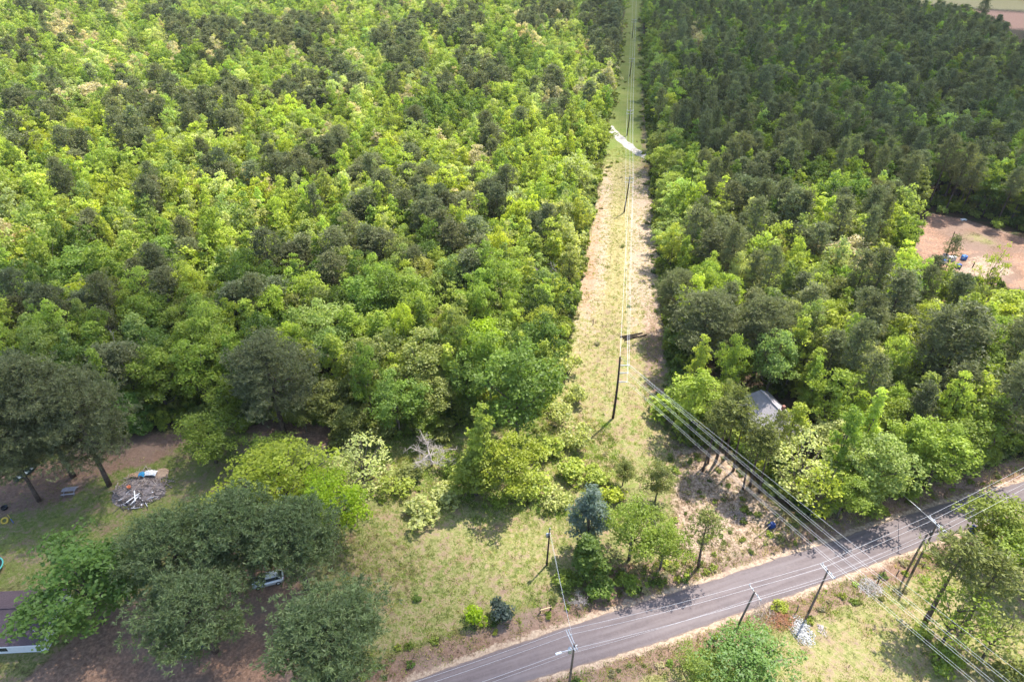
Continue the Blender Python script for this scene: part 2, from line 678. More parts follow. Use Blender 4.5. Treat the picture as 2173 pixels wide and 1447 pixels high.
straw = ssum(straw, fy, .9)
green = ssum(green, fy, .6)

nx, ny = len(gx), len(gy)
ii = (np.arange(ny - 1)[:, None] * nx + np.arange(nx - 1)[None]).ravel()
GF = np.stack([ii, ii + 1, ii + nx + 1, ii + nx], 1)
gme = mesh_np('ground', np.stack([xf, yf, zf], 1), GF.ravel(), np.arange(len(GF)) * 4, np.full(len(GF), 4), [ground_material()], smooth=np.ones(len(GF), bool))
for nm, comps in (('gm1', (green, straw, dirt, sand)), ('gm2', (redc, grav, grav * 0, grav * 0))):
    a = gme.attributes.new(nm, 'FLOAT_COLOR', 'POINT')
    a.data.foreach_set('color', np.stack(comps, 1).astype(np.float32).ravel())
ground = tag(link('ground', gme), kind='structure', label='grass, scrub and red dirt ground of the clearing and wood')

# road: a cambered sheet with ragged edges
na = 13
RV, RUV = [], []
arc = np.concatenate([[0], np.cumsum(np.linalg.norm(np.diff(road_line, axis=0), axis=1))])
jit = lambda k: .07 * np.sin(arc * .9 + k) + .05 * np.sin(arc * 2.3 + 2 * k) + .05 * R.standard_normal(RN)
jf, jn = jit(1.), jit(4.)
for k in range(na):
    u = k / (na - 1)
    q = fe * (1 - u) + ne * u
    dirv = (ne - fe) / np.linalg.norm(ne - fe, axis=1)[:, None]
    if k == 0:
        q = q - dirv * jf[:, None]
    if k == na - 1:
        q = q + dirv * jn[:, None]
    z = .05 + .09 * (1 - (2 * u - 1) ** 2)
    if k in (0, na - 1):
        z = -.02
    RV.append(np.stack([q[:, 0], q[:, 1], np.full(RN, z)], 1))
    RUV.append(np.stack([np.full(RN, u), arc], 1))
RV = np.stack(RV, 1).reshape(-1, 3)
RUV = np.stack(RUV, 1).reshape(-1, 2)
ii = (np.arange(RN - 1)[:, None] * na + np.arange(na - 1)[None]).ravel()
RF = np.stack([ii, ii + 1, ii + na + 1, ii + na], 1)[:, ::-1]
rme = mesh_np('road', RV, RF.ravel(), np.arange(len(RF)) * 4, np.full(len(RF), 4), [road_material()], smooth=np.ones(len(RF), bool))
uvl = rme.uv_layers.new(name='UVMap')
uvl.data.foreach_set('uv', RUV[RF.ravel()].astype(np.float32).ravel())
tag(link('road', rme), kind='structure', label='narrow asphalt country road crossing the foreground')


def strip(name, pts, width, mat, label, lift=.03):
    q = resample(np.asarray(pts), 40)
    T = np.gradient(q, axis=0)
    T /= np.linalg.norm(T, axis=1)[:, None]
    Nn = np.stack([-T[:, 1], T[:, 0]], 1)
    g = Geo()
    V = []
    for u in (-1, -.5, 0, .5, 1):
        w = width * (1 + .12 * np.sin(np.arange(40) * .9 + u))
        p = q + Nn * (u * w / 2)[:, None]
        V.append(np.stack([p[:, 0], p[:, 1], hz(p[:, 0], p[:, 1]) + (lift + .05 if abs(u) < 1 else -.03)], 1))
    V = np.stack(V, 1).reshape(-1, 3)
    ii = (np.arange(39)[:, None] * 5 + np.arange(4)[None]).ravel()
    g.add(V, np.stack([ii, ii + 1, ii + 6, ii + 5], 1)[:, ::-1], smooth=True)
    return tag(link(name, g.build(name, mat)), kind='structure', label=label)


M_GRAVEL = plain('white_gravel', (.34, .315, .28), .95, var=.4, scale=.8)
strip('gravel_track', TRACK, 4.2, M_GRAVEL, 'pale gravel track crossing the power line cut')
strip('gravel_path', TRACK2, 5.0, M_GRAVEL, 'pale path in the wood at the top of the picture')

# ------------------------------------------------------------------ tree builders
def leaf_quads(g, P, N, size, rng, mi=0, aspect=.62, droop=.25, bias=None):
    n = len(P)
    N = N / (np.linalg.norm(N, axis=1)[:, None] + 1e-9)
    t = np.cross(N, rng.standard_normal((n, 3)))
    t /= np.linalg.norm(t, axis=1)[:, None] + 1e-9
    b = np.cross(N, t)
    s = size * rng.uniform(.6, 1.35, n)[:, None]
    V = np.stack([P + t * s, P + b * s * aspect, P - t * s - N * s * droop, P - b * s * aspect], 1)
    F = np.arange(4 * n).reshape(n, 4)
    lv = rng.random(n) if bias is None else np.clip(.5 * rng.random(n) + .5 * bias, 0, 1)
    lv = np.repeat(lv, 4)
    g.add(V.reshape(-1, 3), F, mi, lv)


def rdir(rng, n):
    v = rng.standard_normal((n, 3))
    return v / np.linalg.norm(v, axis=1)[:, None]


def broadleaf(seed, h=13.0, R0=4.2, base=.22, puffs=60, per=100, leaf=.2, shape=1.0, sparse=0.0, irregular=.25, limbs=9, trunk_r=.2, pmin=.17, pmax=.30):
    """crown of leaf clumps carried on limbs; returns (trunk Geo, crown Geo)"""
    rng = np.random.default_rng(seed)
    zb, zt = h * base, h
    zc, hh = (zb + zt) / 2, (zt - zb) / 2
    cen = []
    tries = 0
    ph = rng.uniform(0, 6.28, 4)
    while len(cen) < puffs and tries < 6000:
        tries += 1
        d = rdir(rng, 1)[0]
        rr = rng.uniform(.55, .88) if rng.random() < .8 else rng.uniform(.05, .55)
        u = d[2]
        prof = 1.0 if shape >= 1 else np.clip(1 - (u * .5 + .5) * (1 - shape), .2, 1)
        prof *= 1 - .18 * max(0.0, u)
        az = math.atan2(d[1], d[0])
        lob = 1 + irregular * (.55 * math.sin(2 * az + ph[0] + 1.5 * u) + .45 * math.sin(3 * az + ph[1] - 2.5 * u) + rng.uniform(-.35, .35))
        up = 1 + irregular * .35 * math.sin(2 * az + ph[2])
        c = np.array([d[0] * R0 * rr * prof * lob, d[1] * R0 * rr * prof * lob, zc + u * hh * rr * (up if u > 0 else 1.0)])
        if all(np.linalg.norm((c - q) / np.array([1, 1, 1.3])) > R0 * .17 for q in cen):
            cen.append(c)
    cen = np.array(cen)
    g = Geo()
    for c in cen:
        rp = R0 * rng.uniform(pmin, pmax)
        n = int(per * rng.uniform(.5, 1.4) * (rp / (R0 * .24)) ** 2 * (1 - sparse))
        d = rdir(rng, n)
        d[:, 2] = np.where(d[:, 2] < -.25, -d[:, 2] * rng.uniform(.2, 1), d[:, 2])
        rr = rp * (rng.uniform(.3, 1.2, n) ** .6)
        lump = 1 + .3 * np.sin(4 * d[:, 0] + seed + c[0]) * np.cos(5 * d[:, 1] + c[1])
        P = c + d * (rr * lump)[:, None] * np.array([1, 1, .8])
        N = d * .7 + np.array([0, 0, .35]) + rng.standard_normal((n, 3)) * .6
        leaf_quads(g, P, N, leaf, rng, bias=rng.random())
    # trunk and limbs
    t = Geo()
    bend = rng.uniform(-.35, .35, 2)
    zz = np.linspace(-.3, h * .62, 7)
    pts = np.stack([bend[0] * (zz / h) ** 2 * 3, bend[1] * (zz / h) ** 2 * 3, zz], 1)
    t.tube(pts, trunk_r * np.linspace(1.15, .5, 7), 7)
    pick = rng.permutation(len(cen))[:limbs]
    for k in pick:
        c = cen[k]
        z0 = np.clip(c[2] * rng.uniform(.4, .7), h * .18, h * .6)
        s = np.array([np.interp(z0, zz, pts[:, 0]), np.interp(z0, zz, pts[:, 1]), z0])
        m = (s + c) / 2 + np.array([0, 0, -.25]) + rng.standard_normal(3) * .2
        t.tube(np.stack([s, m, c + (c - s) * .08]), trunk_r * np.array([.42, .3, .12]), 5)
    return t, g


def needles(g, C, D, size, rng, k=7, w=.17, mi=0):
    n = len(C)
    dirs = rng.standard_normal((n, k, 3)) * .8 + D[:, None] * .8
    dirs /= np.linalg.norm(dirs, axis=2)[..., None]
    s = size * rng.uniform(.65, 1.3, (n, k, 1))
    side = np.cross(dirs, rng.standard_normal((n, k, 3)))
    side /= np.linalg.norm(side, axis=2)[..., None] + 1e-9
    base = C[:, None] + dirs * s * .05
    tip = C[:, None] + dirs * s
    mid = C[:, None] + dirs * s * .55
    V = np.stack([base, mid + side * s * w, tip, mid - side * s * w], 2)
    F = np.arange(4 * n * k).reshape(-1, 4)
    lv = np.repeat(np.clip(np.repeat(rng.random(n), k) * .7 + rng.random(n * k) * .3, 0, 1), 4)
    g.add(V.reshape(-1, 3), F, mi, lv)


def pine(seed, h=18.0, R0=3.4, base=.45, pads=46, per=16, tuft=.55, k=6, w=.2, trunk_r=.2, dome=1.7, pad=(.2, .33), reach=(.45, 1.02)):
    rng = np.random.default_rng(seed)
    t, g = Geo(), Geo()
    bend = rng.uniform(-.5, .5, 2)
    zz = np.linspace(-.3, h * .97, 9)
    px_ = bend[0] * np.sin(zz / h * 2.2) * .8
    py_ = bend[1] * np.sin(zz / h * 2.6) * .8
    pts = np.stack([px_, py_, zz], 1)
    t.tube(pts, trunk_r * np.linspace(1.2, .14, 9), 7)
    zb = h * base
    for i in range(pads):
        u = (i + rng.random()) / pads
        u = u ** .9
        z = zb + (h - zb) * u
        prof = (1 - u ** dome) ** .55 * (0.62 + .38 * min(1, u * 3.2)) + .06
        az = i * 2.399 + rng.uniform(-.5, .5)
        L = R0 * prof * rng.uniform(.5, 1.12)
        s = np.array([np.interp(z, zz, px_), np.interp(z, zz, py_), z - .05 * L])
        rise = rng.uniform(.05, .42) * (1 - .3 * u)
        e = s + np.array([math.cos(az) * L, math.sin(az) * L, L * rise])
        if L > .8:
            m = (s + e) / 2 + np.array([0, 0, -.06 * L])
            t.tube(np.stack([s, m, e]), trunk_r * np.array([.26, .17, .06]) * (1.1 - .6 * u), 4, cap=False)
        rp = R0 * rng.uniform(*pad)
        n = max(4, int(per * rng.uniform(.7, 1.3)))
        a = rng.uniform(*reach, n)
        if L < 1.2:
            a = rng.uniform(.0, 1.05, n)
        q = s + (e - s) * a[:, None]
        off = rng.standard_normal((n, 3)) * np.array([rp * .62, rp * .62, rp * .34])
        C = q + off
        out = C - s
        out /= np.linalg.norm(out, axis=1)[:, None] + 1e-9
        D = out * .7 + np.array([0, 0, .75]) + off * .3
        D /= np.linalg.norm(D, axis=1)[:, None] + 1e-9
        needles(g, C, D, tuft, rng, k, w)
    n = int(per * 1.5)
    C = np.array([px_[-1], py_[-1], h * .97]) + rng.standard_normal((n, 3)) * np.array([R0 * .16, R0 * .16, .5])
    needles(g, C, np.tile([0, 0, 1.0], (n, 1)), tuft, rng, k, w)
    return t, g


def bare_tree(seed, h=7.0, R0=3.0, trunk_r=.14, n1=9, n2=7, n3=6, up=.8):
    rng = np.random.default_rng(seed)
    t = Geo()
    top = np.array([rng.uniform(-.4, .4), rng.uniform(-.4, .4), h * .55])
    t.tube(np.stack([[0, 0, -.2], top * .5 + [.1, 0, 0], top]), trunk_r * np.array([1.1, .85, .55]), 6)
    for i in range(n1):
        s = top * rng.uniform(.35, 1)
        az = i * 2.4 + rng.uniform(-.4, .4)
        e = s + np.array([math.cos(az) * R0 * rng.uniform(.5, .9), math.sin(az) * R0 * rng.uniform(.5, .9), h * .4 * rng.uniform(.3, 1) * up])
        t.tube(np.stack([s, (s + e) / 2 + rng.standard_normal(3) * .15, e]), trunk_r * np.array([.5, .35, .15]), 4, cap=False)
        for j in range(n2):
            s2 = s + (e - s) * rng.uniform(.3, 1)
            e2 = s2 + rdir(rng, 1)[0] * R0 * .42 * rng.uniform(.5, 1) + np.array([0, 0, .25])
            t.tube(np.stack([s2, e2]), trunk_r * np.array([.22, .1]), 3, cap=False)
            for k in range(n3):
                s3 = s2 + (e2 - s2) * rng.uniform(.3, 1)
                e3 = s3 + rdir(rng, 1)[0] * R0 * .22 + np.array([0, 0, .12])
                t.tube(np.stack([s3, e3]), trunk_r * np.array([.12, .06]), 3, cap=False)
    return t


def shrub_mesh(seed, R0=1.4, h=2.0, puffs=9, per=90, leaf=.17, sparse=0.0, stems=6, low=.0):
    rng = np.random.default_rng(seed)
    g, t = Geo(), Geo()
    for i in range(puffs):
        a, r = rng.uniform(0, 6.28), R0 * .72 * math.sqrt(rng.random())
        c = np.array([math.cos(a) * r, math.sin(a) * r, h * (rng.uniform(.3, .75) * (1 - .35 * (r / R0) ** 2) + low)])
        rp = R0 * rng.uniform(.28, .45)
        n = int(per * rng.uniform(.6, 1.3) * (1 - sparse))
        d = rdir(rng, n)
        P = c + d * (rp * rng.uniform(.4, 1.1, n) ** .6)[:, None] * np.array([1, 1, .8])
        P[:, 2] = np.maximum(P[:, 2], .06)
        leaf_quads(g, P, d * .7 + [0, 0, .4] + rng.standard_normal((n, 3)) * .6, leaf, rng)
        if i < stems:
            t.tube(np.array([[rng.uniform(-.15, .15), rng.uniform(-.15, .15), -.1], c * [.5, .5, .55], c]), [.05, .035, .015], 4, cap=False)
    return t, g


# templates: name -> (trunk mesh, crown mesh, R0, h0, bark, leaf)
TPL = {}


def template(key, tg, R0, h0, bark=M_BARK, leafm=M_LEAF, cz=.6):
    t, g = tg
    TPL[key] = dict(trunk=t.build('trunk', bark), crown=g.build('crown', leafm) if g else None, R=R0, h=h0, cz=cz, tg=(t, g), mats=(bark, leafm))


for i in range(6):
    template('oak%d' % i, broadleaf(100 + i, 14, 4.2, .14 + .03 * i, 64, 96, .185, 1.0, irregular=.42), 4.2, 14, cz=.6)
for i in range(4):
    template('gum%d' % i, broadleaf(140 + i, 15, 2.9, .12, 54, 80, .185, (.3, .55, .4, .7)[i], irregular=.3, limbs=6), 2.9, 15, cz=.54)
for i in range(2):
    template('locust%d' % i, broadleaf(160 + i, 11, 4.4, .28, 62, 140, .15, 1.0, .1, .5, 16, .2, .14, .26), 4.4, 11, cz=.64)
template('sparse0', broadleaf(170, 10, 4.2, .2, 70, 46, .17, 1.0, 0, .45, 26, .16, .1, .22), 4.2, 10, cz=.6)
template('sparse1', broadleaf(171, 9, 3.6, .12, 60, 36, .18, .8, 0, .45, 22, .13, .1, .22), 3.6, 9, cz=.55)
for i in range(5):
    template('pine%d' % i, pine(200 + i, 18, 2.9, .34 + .06 * i, 46, 20, .44, 7, .13, .2, (1.5, 2.6, 1.9, 3.0, 2.2)[i], (.17, .3), (.4, 1.05)), 2.9, 18, M_PBARK, M_NEEDLE, cz=.7)
for i in range(3):
    template('bigpine%d' % i, pine(220 + i, 21, 6.6, .34, 74, 58, .44, 12, .10, .34, 2.4, (.14, .22), (.6, 1.05)), 6.6, 21, M_PBARK, M_NEEDLE, cz=.68)
for i in range(3):
    template('flatpine%d' % i, pine(225 + i, 14, 5.2, .5, 56, 62, .40, 12, .10, .3, 2.2, (.15, .24), (.64, 1.05)), 5.2, 14, M_PBARK, M_NEEDLE, cz=.77)
template('thinpine0', pine(230, 15, 2.3, .68, 20, 16, .42, 6, .14, .17, 2.2), 2.3, 15, M_PBARK, M_NEEDLE, cz=.84)
template('thinpine1', pine(231, 14, 2.5, .62, 22, 15, .42, 6, .14, .17, 2.0), 2.5, 14, M_PBARK, M_NEEDLE, cz=.8)
template('vine0', broadleaf(240, 12, 2.4, .0, 80, 62, .18, .45, 0, .5, 4, .22), 2.4, 12, cz=.5)
template('cedar0', broadleaf(241, 11, 2.3, .02, 80, 80, .13, .5, 0, .35, 4, .2), 2.3, 11, cz=.5)
for i in range(4):
    template('shrub%d' % i, shrub_mesh(250 + i, 1.5, 2.3, 11, 95, .15, .15 * (i % 2)), 1.5, 2.3, cz=.5)
template('weed0', shrub_mesh(260, 1.6, 2.2, 16, 34, .15, 0, 10, .05), 1.6, 2.2, cz=.5)
template('weed1', shrub_mesh(261, 1.8, 2.8, 20, 30, .16, 0, 12, .08), 1.8, 2.8, cz=.5)
template('bare0', (bare_tree(270), None), 3.0, 7.0, M_DEAD, cz=.55)
template('bare1', (bare_tree(271, 12, 3.0, .16, 12, 7, 5, 1.2), None), 3.0, 12.0, M_DEAD, cz=.6)

# tints (linear base colours of the foliage)
TINT = dict(lime=(.40, .46, .085), yellow=(.43, .48, .06), green=(.285, .36, .06), dark=(.15, .215, .042),
            pale=(.48, .50, .185), tan=(.56, .48, .29), pine=(.178, .19, .092), fgpine=(.15, .19, .08), olive=(.27, .295, .085), blue=(.19, .24, .20),
            mint=(.33, .40, .11), emerald=(.37, .485, .03), grass=(.19, .31, .07))


def vary(c, rng, a=.18):
    k = math.exp(rng.normal(0, a * .8))
    hshift = rng.normal(0, .04)
    return (c[0] * k * (1 + hshift), c[1] * k, c[2] * k * (1 - hshift))


def place_tree(name, key, x, y, r=None, h=None, tint=(.1, .15, .03), rz=0.0, label=None, cat='tree', group=None, lean=(0, 0), z=None):
    T = TPL[key]
    sx = (r / T['R']) if r else 1.0
    sz = (h / T['h']) if h else 1.0
    z = hz1(x, y) - .05 if z is None else z
    root = thing(name, label, cat, (x, y, z), 0.0, group)
    root.rotation_euler = (lean[0], lean[1], rz)
    root.scale = (sx, sx, sz)
    for part in ('trunk', 'crown'):
        if T[part] is None:
            continue
        o = bpy.data.objects.new('stems' if (part == 'trunk' and 'shrub' in name) else ('foliage' if (part == 'crown' and 'shrub' in name) else part), T[part])
        col.objects.link(o)
        o.parent = root
        if part == 'crown':
            o['tint'] = [float(q) for q in tint]
    return root

# ------------------------------------------------------------------ trees and shrubs that can be told apart, set out one by one
MAN = []          # (x, y, exclusion radius) of these trees, kept free by the wood


def mt(name, key, cx, cy, rpx, h, tint, label, k=1.0, cat='tree', rz=None, lean=(0, 0), group=None):
    T = TPL[key]
    zc = T['cz'] * h
    x, y = G(cx, cy, zc)
    r = rpx * MPP(cx, cy, zc)
    MAN.append((x, y, r))
    c = TINT[tint]
    c = tuple(q * k for q in c)
    place_tree(name, key, x, y, r, h, c, R.uniform(0, 6.28) if rz is None else rz, label, cat, group, lean)
    return x, y


# yard and foreground, left
mt('pine_tree', 'bigpine0', 75, 855, 112, 23, 'pine', 'huge dark pine at left edge above the yard, behind picnic table')
mt('pine_tree', 'bigpine1', 165, 890, 100, 21, 'pine', 'dark pine with bare leaning trunk right beside the picnic table', .95)
mt('pine_tree', 'bigpine2', 10, 935, 85, 19, 'pine', 'dark pine cut by left edge of picture, boughs hanging over the yard')
mt('pine_tree', 'bigpine2', 572, 800, 102, 19, 'pine', 'lone broad dark pine standing on red dirt behind the yard', .95)
mt('pine_tree', 'flatpine1', 365, 1165, 108, 14, 'fgpine', 'great rounded pine left of the silver car', 1.1)
mt('pine_tree', 'flatpine0', 500, 1122, 112, 15, 'fgpine', 'great rounded pine in the middle of the foreground clump', 1.1)
mt('pine_tree', 'flatpine2', 622, 1140, 104, 14.5, 'fgpine', 'great rounded pine just above the silver car', 1.1)
mt('pine_tree', 'flatpine1', 415, 1285, 124, 13, 'fgpine', 'low broad pine over the dark blue car by the dirt drive', 1.1)
mt('pine_tree', 'flatpine0', 692, 1348, 140, 14, 'fgpine', 'broad pine at bottom edge between dirt drive and lawn', 1.15, rz=2.0)
mt('broadleaf_tree', 'oak2', 170, 1238, 122, 14, 'grass', 'wide green tree overhanging the house roof', .78)
mt('broadleaf_tree', 'oak4', 240, 1215, 74, 11, 'grass', 'green tree between the house tree and the great pines', .72)
mt('broadleaf_tree', 'locust1', 440, 925, 78, 10, 'green', 'airy green tree leaning beside the debris heap', .85)
mt('broadleaf_tree', 'locust0', 560, 965, 68, 8, 'green', 'low rounded green tree behind the yellow green tree', .9)
mt('broadleaf_tree', 'locust0', 592, 1010, 118, 13, 'yellow', 'vivid yellow green tree above the great pines', .95)
mt('broadleaf_tree', 'locust1', 700, 1070, 92, 12, 'emerald', 'vivid lime tree at the left edge of the lawn', 1.0)
mt('broadleaf_tree', 'locust0', 655, 1000, 62, 8, 'mint', 'soft green tree behind the vivid lime tree', .9)
mt('broadleaf_tree', 'sparse0', 765, 985, 84, 10, 'pale', 'thin pale yellow tree with visible grey branches above the lawn', 1.25)
mt('bare_tree', 'bare0', 915, 962, 56, 6, 'tan', 'leafless pale grey tree in the scrub above the lawn')
mt('vine_tree', 'vine0', 1022, 945, 42, 20, 'lime', 'tall narrow tree smothered in vines above the lawn', .9)
mt('vine_tree', 'vine0', 1008, 1000, 52, 11, 'lime', 'lower vine covered stem at foot of the tall vine tower', .8, rz=1.0)
mt('broadleaf_tree', 'oak3', 1085, 985, 66, 12, 'yellow', 'round yellow green mound of vines right of the tall vine tower', .75)
mt('broadleaf_tree', 'oak1', 1098, 825, 92, 20, 'dark', 'large deep green tree on the left edge of the power line cut', 1.15)
mt('broadleaf_tree', 'oak0', 1025, 735, 60, 16, 'emerald', 'bright green tree with layered boughs behind the large deep green tree', .9)
mt('broadleaf_tree', 'sparse1', 1062, 655, 55, 15, 'olive', 'grey green thin tree in the wood behind the layered bright tree', .9)
for key_, cx, cy, r_, h_, c_, k_, lb_ in (
        ('oak5', 485, 850, 46, 11, 'green', .85, 'green tree filling the gap left of the lone broad pine'),
        ('oak3', 640, 868, 44, 9, 'olive', .9, 'olive tree rooted on the red dirt right behind the yard'),
        ('oak0', 270, 868, 44, 9, 'grass', 1.0, 'dark green tree at the yard edge right of the huge left pine'),
        ('oak4', 745, 890, 40, 8, 'olive', .95, 'small olive tree behind the thin pale yellow tree'),
        ('oak2', 990, 810, 52, 14, 'dark', 1.2, 'deep green tree just left of the large deep green tree'),
        ('oak1', 905, 890, 40, 7, 'green', .8, 'small green tree close behind the leafless grey tree')):
    mt('broadleaf_tree', key_, cx, cy, r_, h_, c_, lb_, k_)
for key_, cx, cy, r_, h_, c_, lb_ in (
        ('shrub2', 300, 905, 30, 3.0, 'grass', 'dark bush on the yard edge left of the leaning airy tree'),
        ('shrub0', 355, 893, 28, 3.0, 'green', 'bush on the yard edge behind the leaning airy tree'),
        ('shrub1', 520, 900, 26, 2.6, 'green', 'bush at foot of the lone broad pine'),
        ('shrub3', 720, 925, 32, 3.0, 'olive', 'olive bush on red dirt above the soft green tree'),
        ('weed1', 800, 925, 36, 3.2, 'olive', 'thin olive bush above the thin pale yellow tree'),
        ('shrub2', 870, 1010, 34, 2.4, 'olive', 'low olive bush left of the leafless grey tree')):
    mt('shrub', key_, cx, cy, r_, h_, c_, lb_, .95, 'shrub')
mt('shrub', 'shrub0', 888, 1088, 48, 3.2, 'pale', 'pale lime shrub standing alone at top of the lawn', .95, 'shrub')
mt('shrub', 'shrub1', 948, 1050, 44, 3.0, 'pale', 'pale lime shrub beside the leafless grey tree', .95, 'shrub')
mt('shrub', 'weed1', 840, 1035, 40, 2.5, 'lime', 'thin weedy shrub left of the pale lime shrub', .9, 'shrub')
for i, (cx, cy, r, h, c, lb) in enumerate([
        (1190, 880, 34, 4.0, 'pale', 'thin pale shrub right of the large deep green tree'),
        (1225, 930, 38, 4.2, 'pale', 'thin pale shrub left of the tall power pole'),
        (1165, 960, 40, 3.6, 'lime', 'loose lime shrub right of the yellow green vine mound'),
        (1215, 1000, 42, 3.4, 'lime', 'loose lime shrub below the tall power pole'),
        (1140, 1030, 42, 3.2, 'lime', 'lime shrub at the right end of the lawn shadow'),
        (1180, 1060, 36, 2.6, 'pale', 'pale weedy shrub above the transformer pole'),
        (1270, 1010, 32, 2.8, 'lime', 'small lime shrub between power pole and magnolia'),
        (1300, 1050, 34, 3.0, 'yellow', 'yellow green shrub behind the blue grey cedar'),
        (1100, 1050, 34, 2.4, 'lime', 'low lime shrub under the vine mound'),
        (1205, 775, 34, 5.0, 'pale', 'pale loose shrub at the cut edge beyond the deep green tree'),
        (1215, 840, 30, 4.5, 'pale', 'pale thin shrub halfway along the deep green tree'),
        (1190, 700, 32, 5.0, 'lime', 'lime bush at the edge of the cut past the pale shrubs'),
        (960, 985, 34, 2.8, 'green', 'green bush between grey tree and vine tower'),
        (1065, 1060, 28, 2.0, 'green', 'small green bush in shade under the vine tower'),
        (1010, 870, 40, 4.0, 'olive', 'olive bush behind the tall vine tower'),
        (935, 905, 42, 3.6, 'olive', 'olive bush behind the leafless grey tree')]):
    mt('shrub', ('weed1', 'weed0', 'shrub2', 'shrub1')[i % 4], cx, cy, r, h, c, lb, .95, 'shrub')
mt('cedar_tree', 'cedar0', 1252, 1095, 50, 14, 'blue', 'blue grey cedar column between lawn and road', .95)
mt('vine_tree', 'vine0', 1250, 1180, 48, 9, 'dark', 'dark ivy covered trunk at foot of the blue grey cedar', 1.0)
mt('broadleaf_tree', 'locust1', 1345, 1122, 78, 11, 'green', 'round green roadside tree right of the blue grey cedar', .88)
mt('broadleaf_tree', 'locust0', 1412, 1148, 56, 10, 'green', 'green tree with ivy clad trunk beside the road', .9)
mt('pine_tree', 'thinpine1', 1503, 1118, 46, 11, 'olive', 'small solitary pine on sandy bank above the road', .75)
mt('magnolia_tree', 'oak4', 1325, 1000, 28, 6, 'olive', 'small dark glossy tree with golden tips, nearer the power pole', .8)
mt('magnolia_tree', 'oak5', 1398, 1020, 38, 8, 'olive', 'dark glossy tree with golden tips on the sandy bank', .75, rz=.7)
mt('shrub', 'shrub2', 1270, 1245, 38, 2.5, 'dark', 'dark green bush under the cedar at the road bank', 1.3, 'shrub')
mt('shrub', 'shrub0', 1330, 1240, 30, 2.0, 'green', 'low green bush at foot of the roadside tree', .9, 'shrub')
mt('shrub', 'shrub3', 1205, 1230, 36, 2.2, 'green', 'dull green bush under the slanting wires by the lawn', .75, 'shrub')
mt('bare_shrub', 'bare0', 1228, 1275, 24, 2.4, 'tan', 'grey leafless bush on the road bank', 1, 'shrub')
mt('shrub', 'shrub1', 1008, 1305, 30, 3.6, 'emerald', 'small vivid lime tree-like bush at front of the lawn', 1.05, 'shrub')
mt('shrub', 'shrub2', 1067, 1292, 32, 3.4, 'blue', 'round blue green bush beside the vivid lime bush', .62, 'shrub')
mt('shrub', 'shrub0', 886, 1268, 12, .9, 'dark', 'tiny dark bush alone on the lawn', 1.2, 'shrub')
mt('broadleaf_tree', 'locust0', 1590, 1392, 102, 6, 'grass', 'wide green tree at bottom edge across the road', .85)
mt('broadleaf_tree', 'locust1', 1500, 1435, 70, 5, 'green', 'low green tree cut by bottom edge across the road', .8)
# right of the cut
mt('shrub', 'shrub0', 1432, 862, 56, 5.5, 'green', 'big round bush under the wires right of the power pole', 1.05, 'shrub')
mt('broadleaf_tree', 'oak3', 1490, 865, 42, 7, 'mint', 'grey green tree behind the round bush under the wires', .85)
mt('pine_tree', 'thinpine0', 1545, 868, 44, 14, 'olive', 'leftmost slim pine of the clump beside the grey house', .7)
mt('pine_tree', 'thinpine1', 1582, 900, 40, 13, 'olive', 'middle slim pine of the clump beside the grey house', .65)
mt('pine_tree', 'thinpine0', 1622, 925, 42, 13, 'olive', 'rightmost slim pine of the clump beside the grey house', .62)
mt('pine_tree', 'thinpine1', 1600, 955, 34, 11, 'olive', 'shortest slim pine in front of the grey house', .62)
mt('pine_tree', 'pine2', 2086, 26, 15, 21, 'pine', 'lone dark pine standing against the far field, top right')
mt('pine_tree', 'thinpine1', 2022, 528, 22, 13, 'pine', 'small pine standing in front of the work yard boxes')
mt('pine_tree', 'thinpine1', 1568, 858, 36, 15, 'olive', 'tall slim pine directly in front of the grey roof', .68)
mt('pine_tree', 'thinpine0', 1640, 948, 34, 12, 'olive', 'slim pine leaning beside the pale budding tree', .62)
mt('pine_tree', 'thinpine1', 1525, 885, 34, 13, 'olive', 'slim pine at left front of the clump by the house', .66)
mt('pine_tree', 'thinpine0', 1512, 905, 32, 12, 'olive', 'slim pine under the heavy wires nearest the power pole', .62)
mt('pine_tree', 'thinpine1', 1655, 905, 34, 13, 'olive', 'slim pine touching the right side of the grey house roof', .62)
mt('broadleaf_tree', 'sparse0', 1700, 985, 84, 13, 'pale', 'pale budding tree with dark leaning trunk over the wires', 1.1)
mt('broadleaf_tree', 'sparse1', 1742, 1035, 66, 12, 'yellow', 'yellow green loose tree under the wires by the road', .85)
mt('broadleaf_tree', 'oak2', 1765, 935, 58, 9, 'pale', 'pale lime tree right of the grey house', .95)
mt('broadleaf_tree', 'oak0', 1865, 985, 78, 14, 'mint', 'full bright green tree beside the road, left of the crossarm pole', .95)
mt('broadleaf_tree', 'oak4', 1935, 940, 62, 14, 'green', 'fresh green tree behind the full roadside tree', 1.1)
mt('broadleaf_tree', 'oak1', 2000, 960, 72, 13, 'green', 'green tree hanging over the road bank, upper right', 1.05)
mt('broadleaf_tree', 'oak2', 2080, 905, 74, 15, 'green', 'deep green tree behind the right road bank', .8)
mt('pine_tree', 'pine1', 2150, 850, 66, 20, 'pine', 'dark pine with leaning trunk at right edge above the road', 1)
mt('broadleaf_tree', 'oak3', 1795, 1050, 50, 9, 'green', 'low green tree at the road bank under the wires', 1)
mt('shrub', 'shrub2', 1915, 1045, 42, 2.6, 'green', 'green bush at the road bank by the guy wire', .9, 'shrub')
mt('shrub', 'shrub3', 1850, 1075, 36, 2.2, 'green', 'small green bush on the bank left of the guy wire', .9, 'shrub')
